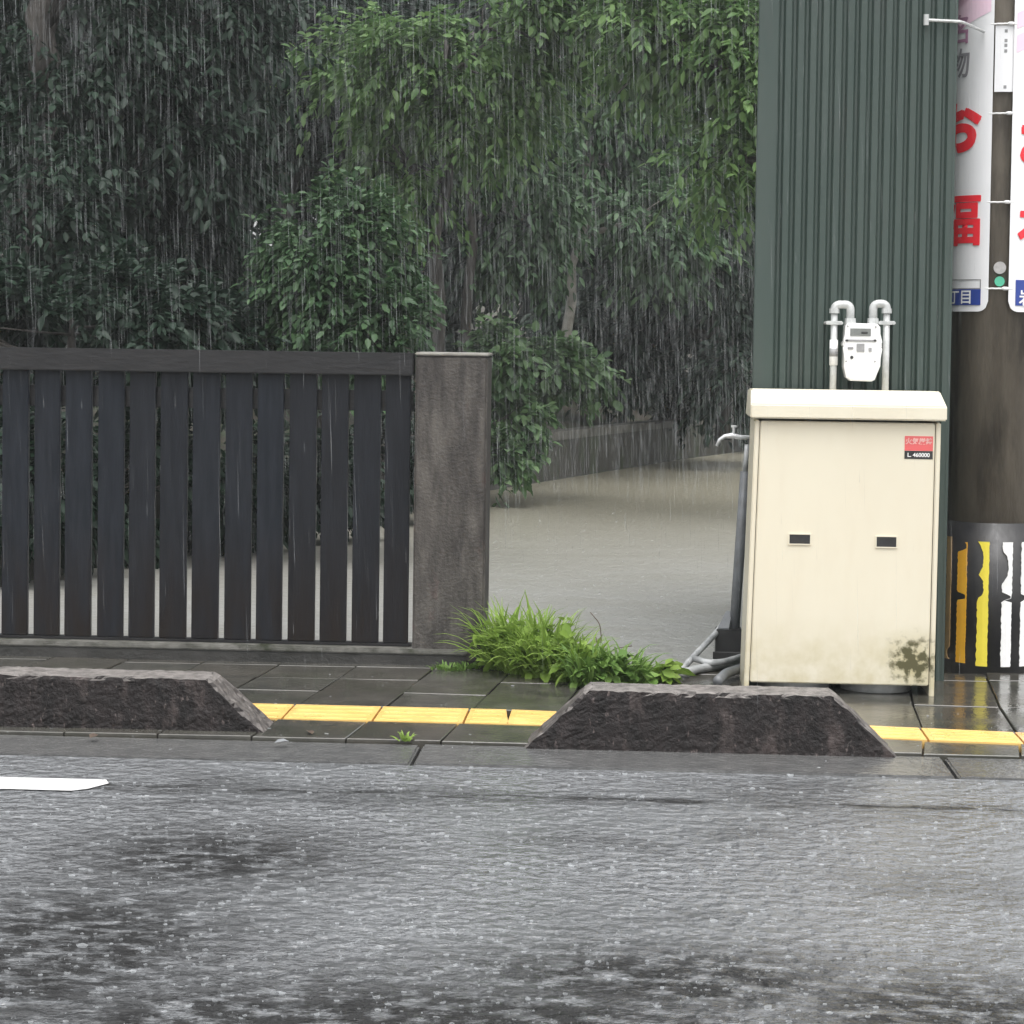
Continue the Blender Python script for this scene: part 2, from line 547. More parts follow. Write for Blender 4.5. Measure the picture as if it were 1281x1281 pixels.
def tube(bm, pts, rad, seg=12, cap=True):
    pts = [Vector(p) for p in pts]
    rads = rad if isinstance(rad, (list, tuple)) else [rad] * len(pts)
    rings = []
    prev = None
    for i, p in enumerate(pts):
        if i == 0:
            d = pts[1] - p
        elif i == len(pts) - 1:
            d = p - pts[i - 1]
        else:
            d = (pts[i + 1] - p).normalized() + (p - pts[i - 1]).normalized()
        d.normalize()
        if prev is None:
            a = d.orthogonal().normalized()
        else:
            a = (prev - d * prev.dot(d)).normalized()
        prev = a
        b = d.cross(a)
        rings.append([bm.verts.new(p + (a * math.cos(2 * math.pi * k / seg) + b * math.sin(2 * math.pi * k / seg)) * rads[i]) for k in range(seg)])
    for r1, r2 in zip(rings, rings[1:]):
        for k in range(seg):
            bm.faces.new((r1[k], r1[(k + 1) % seg], r2[(k + 1) % seg], r2[k]))
    if cap:
        bm.faces.new(rings[0][::-1])
        bm.faces.new(rings[-1])
    return bm


def prism(bm, outline, d0, d1, axis=1):
    """outline of 2-D points (x,z) extruded along Y from d0 to d1"""
    a = [bm.verts.new((x, d0, z)) for x, z in outline]
    b = [bm.verts.new((x, d1, z)) for x, z in outline]
    n = len(a)
    bm.faces.new(a)
    bm.faces.new(b[::-1])
    for i in range(n):
        bm.faces.new((a[i], b[i], b[(i + 1) % n], a[(i + 1) % n]))
    return bm


def np_mesh(name, V, quads=None, tris=None):
    me = bpy.data.meshes.new(name)
    V = np.asarray(V, dtype=np.float32)
    loops, starts, tot = [], [], 0
    fs = []
    if quads is not None and len(quads):
        fs.append((np.asarray(quads, dtype=np.int32), 4))
    if tris is not None and len(tris):
        fs.append((np.asarray(tris, dtype=np.int32), 3))
    me.vertices.add(len(V))
    me.vertices.foreach_set('co', V.ravel())
    L = np.concatenate([f.ravel() for f, _ in fs])
    st, cur = [], 0
    for f, k in fs:
        st.append(cur + np.arange(len(f), dtype=np.int32) * k)
        cur += len(f) * k
    me.loops.add(len(L))
    me.loops.foreach_set('vertex_index', L)
    me.polygons.add(sum(len(f) for f, _ in fs))
    me.polygons.foreach_set('loop_start', np.concatenate(st))
    me.update(calc_edges=True)
    return me


def sheet(name, corners, m, parent=None, kind=None, nx=1, ny=1):
    bm = bmesh.new()
    c = [Vector(p) for p in corners]
    g = [[bm.verts.new((c[0] * (1 - i / nx) + c[1] * (i / nx)) * (1 - j / ny) + (c[3] * (1 - i / nx) + c[2] * (i / nx)) * (j / ny)) for i in range(nx + 1)] for j in range(ny + 1)]
    for j in range(ny):
        for i in range(nx):
            bm.faces.new((g[j][i], g[j][i + 1], g[j + 1][i + 1], g[j + 1][i]))
    o = obj(name, bm, m, parent)
    if kind:
        o['kind'] = kind
    return o


def text_bm(s, size, bold=0.0, depth=0.0, cuts=0):
    """flat text centred on the origin in the XY plane"""
    cu = bpy.data.curves.new('txt', 'FONT')
    cu.body = s
    cu.size = size
    cu.align_x = 'CENTER'
    cu.align_y = 'CENTER'
    cu.offset = bold
    cu.extrude = depth
    cu.resolution_u = 4
    o = bpy.data.objects.new('txt', cu)
    COL.objects.link(o)
    dg = bpy.context.evaluated_depsgraph_get()
    dg.update()
    me = bpy.data.meshes.new_from_object(o.evaluated_get(dg))
    bm = bmesh.new()
    bm.from_mesh(me)
    bpy.data.objects.remove(o)
    bpy.data.curves.remove(cu)
    bpy.data.meshes.remove(me)
    # centre by bounds
    if len(bm.verts):
        xs = [v.co.x for v in bm.verts]
        ys = [v.co.y for v in bm.verts]
        off = Vector(((min(xs) + max(xs)) / 2, (min(ys) + max(ys)) / 2, 0))
        for v in bm.verts:
            v.co -= off
    for _ in range(cuts):
        es = [e for e in bm.edges if e.calc_length() > size * 0.12]
        if not es:
            break
        bmesh.ops.subdivide_edges(bm, edges=es, cuts=1)
        bmesh.ops.triangulate(bm, faces=[f for f in bm.faces if len(f.verts) > 4])
    return bm


# ------------------------------------------------------------------ key distances
Y_KERB = G(500, 932).y          # back of the gutter
Y_ROAD = G(500, 957).y          # front of the gutter
Y_CAB = G(1050, 869, 0.015).y   # cabinet front
Y_FENCE = G(300, 826, 0.015).y  # face of the fence base
Y_SHED = Y_CAB + 0.40
Y_LANE = Y_FENCE + 0.10
SW = 0.015
print('kerb', Y_KERB, 'road', Y_ROAD, 'cab', Y_CAB, 'fence', Y_FENCE)
MOSS = PY(1142, 828, Y_CAB)
make_materials()

# ------------------------------------------------------------------ ground, road, gutter, pavement, water
sheet('ground', ((-150, -150, -0.12), (150, -150, -0.12), (150, 200, -0.12), (-150, 200, -0.12)), MT['ground'], kind='structure')
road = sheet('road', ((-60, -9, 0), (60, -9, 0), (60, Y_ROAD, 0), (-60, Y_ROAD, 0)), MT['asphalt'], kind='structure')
# white edge line that stops inside the frame
e = G(126, 982)
yb, yf = G(60, 975).y, G(60, 990).y
bm = bmesh.new()
prof = [(-6.0, yf, .004), (e.x - 0.06, yf, .004), (e.x - 0.02, yf + .03, .004), (e.x + 0.02, yb - .05, .004), (e.x, yb, .004), (-6.0, yb, .004)]
bm.faces.new([bm.verts.new(p) for p in prof])
ln = obj('road_line', bm, MT['paint'])
ln['kind'] = 'structure'

# gutter slabs (joints seen at x=517 and x~350)
gut = thing('gutter', None, None)
gut['kind'] = 'structure'
jx = G(519, 948).x
k = 0
GL = 1.62
gx = jx - GL * 4
while gx < jx + GL * 4:
    boxo('gutter_slab', (gx + .006, Y_ROAD + .003, -0.10), (gx + GL - .006, Y_KERB - .004, 0.006 + random.uniform(-.003, .003)), MT['gutter'], gut, .006, 2)
    gx += GL
sheet('gutter_bed', ((-6.5, Y_ROAD, -0.03), (6.5, Y_ROAD, -0.03), (6.5, Y_KERB, -0.03), (-6.5, Y_KERB, -0.03)), MT['dark_concrete'], gut)

# pavement: bed + pavers in rows, a row of yellow guide tiles between them
side = thing('pavement', None, None)
side['kind'] = 'structure'
boxo('pavement_bed', (-9, Y_KERB, -0.11), (9, Y_LANE, -0.012), MT['dark_concrete'], side, 0)
for X0, X1 in ((-9, -4), (4, 9)):
    boxo('pavement_slab', (X0, Y_KERB + .002, -0.0115), (X1, Y_LANE - .002, SW - .002), MT['paver'], side, .003)
y_t0, y_t1 = G(478, 903, SW).y, G(478, 884.5, SW).y
TW = (y_t1 - y_t0)
rows = [(Y_KERB + .002, y_t0)]
yy = y_t1
while yy < Y_LANE - 0.05:
    rows.append((yy, min(yy + 0.30, Y_LANE)))
    yy += 0.30
SK = 0.09
xs0, xs1 = G(650, 893, SW).x, G(1200, 921, SW).x
OF0, OF1 = G(1200, 928.5, SW).y - y_t0, G(1200, 913.5, SW).y - y_t1


def off0(x):
    return OF0 * max(0, (x - xs0) / (xs1 - xs0))


def off1(x):
    return OF1 * max(0, (x - xs0) / (xs1 - xs0))


me_cache = {}
for ri, (a, b) in enumerate(rows):
    ox = G(494, 868, SW).x - (0.15 if ri % 2 else 0.0) * 0
    for i in range(-13, 14):
        x0 = ox + i * 0.30
        if abs(x0) > 4:
            continue
        bm = bmesh.new()
        g = 0.003
        zt = SW + random.uniform(-0.003, 0.002)
        sk0, sk1 = (a - 7.5) * SK, (b - 7.5) * SK
        pts = [(x0 + g + sk0, a + g), (x0 + .30 - g + sk0, a + g), (x0 + .30 - g + sk1, b - g), (x0 + g + sk1, b - g)]
        if ri == 0:
            pts = [(p[0], p[1] + (off0(p[0]) if q > 1 else 0)) for q, p in enumerate(pts)]
        if ri == 1:
            pts = [(p[0], p[1] + (off1(p[0]) if q < 2 else 0)) for q, p in enumerate(pts)]
        va = [bm.verts.new((p[0], p[1], -0.011)) for p in pts]
        vb = [bm.verts.new((p[0], p[1], zt + random.uniform(-.0015, .0015))) for p in pts]
        bm.faces.new(vb)
        for q in range(4):
            bm.faces.new((va[q], va[(q + 1) % 4], vb[(q + 1) % 4], vb[q]))
        bmesh.ops.bevel(bm, geom=[e for e in bm.edges if e.verts[0] in vb and e.verts[1] in vb], offset=.0025, segments=1, affect='EDGES')
        obj('paver', bm, MT['paver'], side)
# yellow guide tiles with four raised bars each
tx0 = G(472, 893, SW).x


def tactile(x0, x1, m, broken=0.0):
    bm = bmesh.new()
    g = .004
    pts = [(x0 + g, y_t0 + g), (x1 - g + broken, y_t0 + g), (x1 - g - broken, y_t1 - g), (x0 + g, y_t1 - g)]
    va = [bm.verts.new((p[0], p[1], -0.011)) for p in pts]
    vb = [bm.verts.new((p[0], p[1], SW + .003)) for p in pts]
    bm.faces.new(vb)
    for q in range(4):
        bm.faces.new((va[q], va[(q + 1) % 4], vb[(q + 1) % 4], vb[q]))
    for q in range(4):
        yc = y_t0 + TW * (q + .5) / 4
        if TW + off1(x1) - off0(x1) > .18:
            box(bm, (x0 + .02, yc - .012, SW + .002), (x1 - .02, yc + .012, SW + .0055), .001, 1)
    for v in bm.verts:
        f = (v.co.y - y_t0) / TW
        v.co.y += off0(v.co.x) * (1 - f) + off1(v.co.x) * f
    return obj('guide_tile', bm, m, side)


x = tx0 - 0.30 * 14
while x < 4:
    xe = x + 0.30
    if abs(xe - (tx0 + 0.60)) < .02:
        tactile(x, x + .14, MT['tactile'], 0.012)
        tactile(x + .14, xe, MT['tactile'], 0)
    else:
        tactile(x, xe, MT['tactile'] if x < 1.0 else MT['tactile_pale'])
    x = xe

# flooded lane
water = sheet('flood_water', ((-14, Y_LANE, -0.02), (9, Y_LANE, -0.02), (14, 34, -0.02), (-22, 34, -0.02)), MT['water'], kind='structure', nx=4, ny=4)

# bank behind the low wall
WL = [G(-260, 790, -.02), G(40, 726, -.02), G(610, 614, -.02), G(850, 575, -.02), G(1000, 555, -.02)]
WL = [Vector((p.x, p.y, 0)) for p in WL]
back = Vector((-0.62, 0.78, 0))
bm = bmesh.new()
cols = []
for i, p in enumerate(WL + [Vector((14, 27, 0))]):
    rowv = []
    for j, (dd, z) in enumerate(((0.10, 0.30), (1.2, 0.45), (3.5, 0.9), (7, 1.6), (12, 2.4), (30, 3.5))):
        q = p + back * dd + (Vector((0, dd * .25, 0)))
        rowv.append(bm.verts.new((q.x, q.y, z + noise.noise(q * .7) * .15)))
    cols.append(rowv)
for c1, c2 in zip(cols, cols[1:]):
    for j in range(5):
        bm.faces.new((c1[j], c2[j], c2[j + 1], c1[j + 1]))
bank = obj('bank', bm, MT['soil'], smooth=True)
bank['kind'] = 'structure'

# ------------------------------------------------------------------ kerb blocks
def kerb_block(x0t, x1t, x0b, x1b, yf, h, label):
    depth = 0.20
    t = thing('kerb_block', label, 'kerb block', ((x0b + x1b) / 2, yf + depth / 2, 0), 'concrete separator blocks along the kerb')
    bm = bmesh.new()
    nx, nz, ny = 64, 14, 10
    # closed grid shell, roughened
    V = {}

    def P(i, j, k):
        key = (i, j, k)
        if key not in V:
            u, v_, w = i / nx, j / ny, k / nz
            xa = x0b + (x0t - x0b) * w
            xb = x1b + (x1t - x1b) * w
            ins = 0.012 * w
            p = Vector((xa + (xb - xa) * u, yf + ins + (depth - 2 * ins) * v_, h * w))
            ex = (i in (0, nx)) + (j in (0, ny)) + (k in (nz,))
            c = Vector(((xa + xb) / 2, yf + depth / 2, h / 2))
            if ex >= 2:     # worn arrises
                p += (c - p).normalized() * (0.005 + 0.022 * max(0, noise.noise(p * 26)))
            p += Vector((noise.noise(p * 28), noise.noise(p * 28 + Vector((9, 0, 0))), noise.noise(p * 28 + Vector((0, 7, 0))))) * 0.0028
            p += Vector((noise.noise(p * 70), noise.noise(p * 70 + Vector((9, 0, 0))), noise.noise(p * 70 + Vector((0, 7, 0))))) * 0.0022
            V[key] = bm.verts.new(p)
        return V[key]
    for i in range(nx):
        for k in range(nz):
            bm.faces.new((P(i, 0, k), P(i + 1, 0, k), P(i + 1, 0, k + 1), P(i, 0, k + 1)))
            bm.faces.new((P(i, ny, k), P(i, ny, k + 1), P(i + 1, ny, k + 1), P(i + 1, ny, k)))
        for j in range(ny):
            bm.faces.new((P(i, j, nz), P(i + 1, j, nz), P(i + 1, j + 1, nz), P(i, j + 1, nz)))
    for j in range(ny):
        for k in range(nz):
            bm.faces.new((P(0, j, k), P(0, j, k + 1), P(0, j + 1, k + 1), P(0, j + 1, k)))
            bm.faces.new((P(nx, j, k), P(nx, j + 1, k), P(nx, j + 1, k + 1), P(nx, j, k + 1)))
    obj('concrete_body', bm, MT['kerb'], t)


yr = G(890, 944.5).y
yl = G(200, 919).y
hh = PY(890, 868, yr).z
kerb_block(PY(735, 866, yr).x, PY(1045, 872, yr).x, G(653, 937).x, G(1125, 951).x, yr, hh,
           'dark pitted concrete kerb block in front of the cream cabinet, both sloped ends showing')
bl = G(338, 921).x
L = G(1125, 951).x - G(653, 937).x
kerb_block(bl - L + .2, PY(258, 848, yl).x, bl - L, bl, yl, PY(200, 849, yl).z,
           'dark pitted concrete kerb block in front of the plank fence, one sloped end showing')

# ------------------------------------------------------------------ fence
fen = thing('plank_fence', 'dark plank fence with narrow gaps on a low concrete base', 'fence', (-2.0, Y_FENCE + .06, SW))
ztop = PY(260, 438, Y_FENCE + .02).z
zr0 = PY(260, 466, Y_FENCE + .02).z
zb = PY(300, 800, Y_FENCE + .05).z
zbase = PY(300, 806, Y_FENCE).z
xr = PY(514, 620, Y_FENCE + .05).x
FX0 = -4.2
boxo('top_rail', (FX0, Y_FENCE + .005, zr0), (PY(517, 450, Y_FENCE + .02).x, Y_FENCE + .085, ztop), MT['rail'], fen, .004)
boxo('back_rail', (FX0, Y_FENCE + .062, zr0 - .14), (xr, Y_FENCE + .09, zr0 - .06), MT['rail'], fen, .003)
boxo('bottom_rail', (FX0, Y_FENCE + .030, zbase + .001), (xr + .005, Y_FENCE + .085, zb), MT['rail'], fen, .003)
bm = bmesh.new()
box(bm, (FX0, Y_FENCE - .02, -.10), (PY(582, 815, Y_FENCE).x, Y_FENCE + .16, zbase - .022), .004, 2)
obj('concrete_base', bm, MT['dark_concrete'], fen)
boxo('base_coping', (FX0, Y_FENCE - .026, zbase - .0215), (PY(584, 815, Y_FENCE).x, Y_FENCE + .17, zbase), MT['concrete'], fen, .005)
pitch = (PY(478, 640, Y_FENCE + .04).x - PY(38, 640, Y_FENCE + .04).x) / 11
gx = PY(478, 640, Y_FENCE + .04).x
gap = 0.022
for i in range(-1, 20):
    xa = gx - pitch * i + gap / 2 - pitch + random.uniform(-.002, .002)
    xb = gx - pitch * i - gap / 2 + random.uniform(-.002, .002)
    xa, xb = gx - pitch * (i + 1) + gap / 2, gx - pitch * i - gap / 2
    if i == -1:
        xa, xb = gx + gap / 2, xr - .004
    xa += random.uniform(-.003, .003)
    j = random.uniform(-.002, .002)
    boxo('plank', (xa + j, Y_FENCE + .036 + random.uniform(-.003, .003), zb + .001), (xb + j, Y_FENCE + .058, zr0 + .03), MT['plank'], fen, .003, 2)

# pillar at the end of the fence
xa, xb = PY(517, 640, Y_FENCE - .01).x, PY(607, 640, Y_FENCE - .01).x
pil = thing('concrete_pillar', 'square stained concrete pillar at the end of the plank fence', 'pillar', ((xa + xb) / 2, Y_FENCE + .1, SW))
zt = PY(560, 445, Y_FENCE).z
bm = bmesh.new()
box(bm, (xa, Y_FENCE - .012, zbase - .05), (xb, Y_FENCE + .24, zt), .008, 3)
obj('pillar_shaft', bm, MT['pillar'], pil)
bm = bmesh.new()
box(bm, (xa - .002, Y_FENCE - .016, zt + .0005), (xb + .004, Y_FENCE + .245, zt + .012), .004, 2)
obj('pillar_cap', bm, MT['pale_cap'], pil)

# ------------------------------------------------------------------ green corrugated shed
xl = PY(945, 300, Y_SHED).x
xrr = PY(1192, 300, Y_SHED).x
HB = 3.1
shed = thing('corrugated_shed', 'narrow shed clad in dark green corrugated steel behind the cream cabinet', 'shed', (xl, Y_SHED, SW))
dirl = Vector((xl, Y_SHED, 0)).normalized()
bl3 = Vector((xl, Y_SHED, 0)) + dirl * 2.6 + Vector((.06, 0, 0))
tw = 0.072
prof = []
n = 14
pw = (xrr - xl - tw - .01) / n
x = xl + tw
for i in range(n):
    prof += [(x, .0), (x + pw * .18, .014), (x + pw * .40, .014), (x + pw * .58, 0)]
    x += pw
prof.append((xrr - .01, 0))
bm = bmesh.new()
a = [bm.verts.new((px_, Y_SHED + dy, -.05)) for px_, dy in prof]
b = [bm.verts.new((px_, Y_SHED + dy, HB)) for px_, dy in prof]
for i in range(len(a) - 1):
    bm.faces.new((a[i], a[i + 1], b[i + 1], b[i]))
ob = obj('corrugated_siding', bm, MT['siding'], shed)
md = ob.modifiers.new('thick', 'SOLIDIFY')
md.thickness = 0.002
bm = bmesh.new()
prism_pts = [(xl - .003, Y_SHED - .006), (xl + tw, Y_SHED - .006), (xl + tw, Y_SHED + .018), (xl - .003, Y_SHED + .018)]
v0 = [bm.verts.new((p[0], p[1], -.05)) for p in prism_pts]
v1 = [bm.verts.new((p[0], p[1], HB + .01)) for p in prism_pts]
bm.faces.new(v0)
bm.faces.new(v1)
for i in range(4):
    bm.faces.new((v0[i], v0[(i + 1) % 4], v1[(i + 1) % 4], v1[i]))
bmesh.ops.bevel(bm, geom=bm.edges[:], offset=.003, segments=2, affect='EDGES')
obj('corner_trim', bm, MT['siding'], shed)
boxo('corner_trim', (xrr - .012, Y_SHED - .004, -.05), (xrr, Y_SHED + .05, HB + .01), MT['siding'], shed, .002)
bm = bmesh.new()
q = [Vector((xl + .004, Y_SHED + .019, 0)), Vector((xrr - .013, Y_SHED + .019, 0)), Vector((xrr - .013, Y_SHED + 2.6, 0)), bl3]
v0 = [bm.verts.new((p.x, p.y, -.05)) for p in q]
v1 = [bm.verts.new((p.x, p.y, HB - .01 - (.12 if i > 1 else 0))) for i, p in enumerate(q)]
bm.faces.new(v0)
bm.faces.new(v1)
for i in range(4):
    bm.faces.new((v0[i], v0[(i + 1) % 4], v1[(i + 1) % 4], v1[i]))
obj('shed_walls', bm, MT['siding'], shed)
bm = bmesh.new()
v1 = [bm.verts.new((p.x + (-.06 if i in (0, 3) else .06), p.y + (-.1 if i < 2 else .1), HB + .03 - (.13 if i > 1 else 0))) for i, p in enumerate(q)]
v2 = [bm.verts.new(v.co + Vector((0, 0, .05))) for v in v1]
bm.faces.new(v1)
bm.faces.new(v2)
for i in range(4):
    bm.faces.new((v1[i], v1[(i + 1) % 4], v2[(i + 1) % 4], v2[i]))
obj('roof', bm, MT['siding'], shed)

# ------------------------------------------------------------------ cream gas cylinder cabinet
cab = thing('gas_cabinet', 'cream steel gas cylinder cabinet with two slot handles and mossy lower corner', 'cabinet', (PY(1050, 860, Y_CAB).x, Y_CAB + .17, SW))
yc = Y_CAB
cl_t, cr_t = PY(944, 530, yc).x, PY(1177, 530, yc).x
cl_b, cr_b = PY(930, 860, yc).x, PY(1168, 872, yc).x
ztopc = PY(1060, 527, yc).z
zdoor = PY(1050, 856, yc).z
cdp = 0.34


def cab_panel(name, u0_, u1_, z0, z1, y0, y1, m, bev=.004, parent=None):
    """panel between fractions u0,u1 of the slightly leaning front"""
    def X(u, z):
        w = (z - SW) / (ztopc - SW)
        a_ = cl_b + (cl_t - cl_b) * w
        b_ = cr_b + (cr_t - cr_b) * w
        return a_ + (b_ - a_) * u
    bm = bmesh.new()
    vs = [bm.verts.new((X(u, z), y, z)) for y in (y0, y1) for u, z in ((u0_, z0), (u1_, z0), (u1_, z1), (u0_, z1))]
    for f in ((0, 1, 2, 3), (7, 6, 5, 4), (0, 4, 5, 1), (1, 5, 6, 2), (2, 6, 7, 3), (3, 7, 4, 0)):
        bm.faces.new([vs[i] for i in f])
    if bev:
        bmesh.ops.bevel(bm, geom=bm.edges[:], offset=bev, segments=2, affect='EDGES')
    return obj(name, bm, m, parent or cab), X


fl = 0.026
cab_panel('side_panel', 0, fl, SW - .003, ztopc, yc + .001, yc + cdp, MT['cream'])
cab_panel('side_panel', 1 - fl, 1, SW - .003, ztopc, yc + .001, yc + cdp, MT['cream'])
door, XF = cab_panel('front_panel', fl + .004, 1 - fl - .004, zdoor, ztopc - .003, yc + .004, yc + .022, MT['cream'])
cab_panel('back_panel', fl, 1 - fl, zdoor + .01, ztopc, yc + cdp - .02, yc + cdp - .002, MT['cream'], 0)
# sloped cap: profile in Y-Z swept along X
xa, xb = PY(938, 515, yc).x, PY(1183, 520, yc).x
z_a = PY(1060, 525, yc - .03).z
z_b = PY(1060, 507, yc - .03).z
z_c = PY(1060, 488, yc + .12).z
bm = bmesh.new()
pr = [(yc - .03, z_a), (yc - .03, z_b), (yc + .12, z_c), (yc + cdp + .01, z_c - .004), (yc + cdp + .01, z_a)]
va = [bm.verts.new((xa if i in (0, 1, 4) else xa + .008, p[0], p[1])) for i, p in enumerate(pr)]
vb = [bm.verts.new((xb if i in (0, 1, 4) else xb - .006, p[0], p[1])) for i, p in enumerate(pr)]
bm.faces.new(va)
bm.faces.new(vb)
for i in range(5):
    bm.faces.new((va[i], va[(i + 1) % 5], vb[(i + 1) % 5], vb[i]))
bmesh.ops.bevel(bm, geom=bm.edges[:], offset=.005, segments=2, affect='EDGES')
obj('roof_cap', bm, MT['cream'], cab)
for (ax, ay, bx_, by_) in ((987, 669, 1013, 680), (1096, 672, 1121, 684)):
    p0, p1 = PY(ax, by_, yc), PY(bx_, ay, yc)
    bm = bmesh.new()
    fr = .004
    box(bm, (p0.x - fr, yc - .0005, p0.z - fr), (p1.x + fr, yc + .004, p0.z))
    box(bm, (p0.x - fr, yc - .0005, p1.z), (p1.x + fr, yc + .004, p1.z + fr))
    box(bm, (p0.x - fr, yc - .0005, p0.z), (p0.x, yc + .004, p1.z))
    box(bm, (p1.x, yc - .0005, p0.z), (p1.x + fr, yc + .004, p1.z))
    hnd = obj('slot_handle', bm, MT['cream'], cab)
    boxo('slot_recess', (p0.x, yc + .0015, p0.z), (p1.x, yc + .0039, p1.z), MT['black'], hnd, 0)
# sticker
p0, p1 = PY(1131, 574, yc), PY(1167, 546, yc)
pm = PY(1150, 564, yc)
st = boxo('warning_sticker', (p0.x, yc + .0025, pm.z), (p1.x, yc + .0048, p1.z), MT['red'], cab, 0)


def flat_text(s, size, bold, cx, y, cz, m, parent, name='lettering', sx=1.0):
    bm = text_bm(s, size, bold)
    for v in bm.verts:
        v.co = Vector((cx + v.co.x * sx, y, cz + v.co.y))
    return obj(name, bm, m, parent)


MT['pinkish'] = simple('pale_pink_ink', (0.85, 0.52, 0.48), None, 30, 0.4)
flat_text('火気厳禁', 0.024, .0006, (p0.x + p1.x) / 2, yc + .0015, p1.z - .018, MT['pinkish'], st)
stb = boxo('warning_sticker', (p0.x, yc + .0025, p0.z), (p1.x, yc + .0048, pm.z - .001), MT['black'], cab, 0)
flat_text('L. 460000', 0.02, .0005, (p0.x + p1.x) / 2, yc + .0015, (p0.z + pm.z) / 2, MT['white'], stb)
# concrete footings and cylinder feet seen through the gap under the door
for u in (0.28, 0.72):
    x = XF(u, 0.05)
    bm = bmesh.new()
    tube(bm, [(x, yc + .18, SW), (x, yc + .18, .05), (x, yc + .18, .5), (x, yc + .18, .72), (x, yc + .18, .78)], [.13, .13, .13, .12, .05], 24)
    obj('gas_cylinder', bm, MT['steel'], cab, True)

# ------------------------------------------------------------------ gas meter on the shed
ym = Y_SHED - 0.09
mt = thing('gas_meter', 'white gas meter hung between two galvanised pipes on the green shed', 'gas meter', (PY(1077, 440, ym).x, ym, 1.0))


def mp(px, py, y=ym):
    return PY(px, py, y)


out = [(1056, 408), (1059, 404), (1095, 405), (1099, 409), (1099.5, 430), (1101, 430), (1101, 434), (1099.5, 436), (1099, 458), (1092, 475), (1088, 477), (1062, 476), (1057, 472), (1054, 459), (1054.5, 434), (1053, 432), (1053, 428), (1055, 427)]
bm = bmesh.new()
pts = [mp(*p) for p in out]
prism(bm, [(p.x, p.z) for p in pts], ym - .05, ym + .05)
bmesh.ops.bevel(bm, geom=[e for e in bm.edges if abs(e.verts[0].co.y - e.verts[1].co.y) < 1e-6 and e.verts[0].co.y < ym], offset=.006, segments=3, affect='EDGES')
obj('meter_body', bm, MT['white'], mt)
yf2 = ym - .0505


def plate(name, ax, ay, bx_, by_, m, th=.003, y=yf2):
    a_, b_ = PY(ax, by_, y), PY(bx_, ay, y)
    return boxo(name, (a_.x, y - th, a_.z), (b_.x, y + .001, b_.z), m, mt, .0008, 1)


plate('display_window', 1063, 411, 1089, 420, MT['screen'])
plate('display_digits', 1077, 415, 1085, 417.5, MT['black'], .0045)
plate('cover_seam', 1057, 425, 1096, 427, MT['dim'])
plate('data_label', 1071, 430, 1081, 440, MT['dim'])
plate('small_label', 1060, 434, 1067, 437, MT['dim'])
plate('small_label', 1086, 435, 1090, 440, MT['dim'])
for px_, py_, r_, mm_ in ((1065, 447, .006, MT['black']), (1058, 452, .003, MT['dim']), (1094, 452, .003, MT['dim']), (1060, 408, .003, MT['dim']), (1095, 409, .003, MT['dim']), (1059, 426, .005, MT['dim']), (1094, 426, .005, MT['dim'])):
    p = PY(px_, py_, yf2)
    bm = bmesh.new()
    tube(bm, [(p.x, yf2 + .001, p.z), (p.x, yf2 - .003, p.z)], r_, 14)
    obj('screw', bm, mm_, mt)


def bend(pts, r, k=6):
    out = [Vector(pts[0])]
    for i in range(1, len(pts) - 1):
        a_, b_, c_ = Vector(pts[i - 1]), Vector(pts[i]), Vector(pts[i + 1])
        d1, d2 = (a_ - b_).normalized(), (c_ - b_).normalized()
        p, q_ = b_ + d1 * r, b_ + d2 * r
        for j in range(k + 1):
            s = j / k
            out.append(p * (1 - s) ** 2 + b_ * 2 * s * (1 - s) + q_ * s * s)
    out.append(Vector(pts[-1]))
    return out


for side_, (pxo, pxi) in enumerate(((1043.5, 1063.5), (1109, 1092))):
    top = 381 if side_ == 0 else 380
    o_, i_ = mp(pxo, top), mp(pxi, top)
    zc = mp(pxi, 406).z
    z0 = mp(pxo, 520).z
    bm = bmesh.new()
    tube(bm, [(o_.x, ym, z0), (o_.x, ym, mp(pxo, 386).z)], .0125, 14)
    obj('riser_pipe', bm, MT['steel'], mt, True)
    bm = bmesh.new()
    tube(bm, bend([(o_.x, ym, mp(pxo, 392).z), (o_.x, ym, o_.z), (i_.x, ym, i_.z), (i_.x, ym, zc)], .022), .0155, 14)
    obj('elbow_pipe', bm, MT['steel'], mt, True)
    bm = bmesh.new()
    tube(bm, [(i_.x, ym, mp(pxi, 398).z), (i_.x, ym, zc - .002)], [.020, .022], 6)
    obj('union_nut', bm, MT['steel'], mt)
    bm = bmesh.new()
    tube(bm, [(o_.x, ym, mp(pxo, 392).z), (o_.x, ym, mp(pxo, 386).z)], .019, 8)
    obj('coupling', bm, MT['steel'], mt)
    bz = mp(pxo, 404).z
    bm = bmesh.new()
    box(bm, (o_.x - .028, ym - .015, bz - .007), (o_.x + .028, ym - .011, bz + .007), .001, 1)
    for s in (-1, 1):
        tube(bm, [(o_.x + s * .026, ym - .02, bz), (o_.x + s * .026, ym + .10, bz)], .006, 8)
    obj('pipe_bracket', bm, MT['steel'], mt)
    if side_ == 0:
        bm = bmesh.new()
        tube(bm, [(o_.x, ym, mp(pxo, 457).z), (o_.x, ym, mp(pxo, 425).z)], .0155, 14)
        sl_ = obj('pipe_sleeve', bm, MT['white'], mt, True)
        bm = bmesh.new()
        tube(bm, [(o_.x, ym, mp(pxo, 446).z), (o_.x, ym, mp(pxo, 436).z)], .0158, 14)
        obj('pipe_tag', bm, MT['dim'], sl_, True)

# ------------------------------------------------------------------ utility pole
YP = Y_SHED + 0.42
pc = PY(1243.5, 500, YP)
PX = pc.x
RP, RW, RS = .177, .183, .187
pole = thing('utility_pole', 'weathered concrete utility pole with striped black wrap beside the green shed', 'utility pole', (PX, YP, SW))


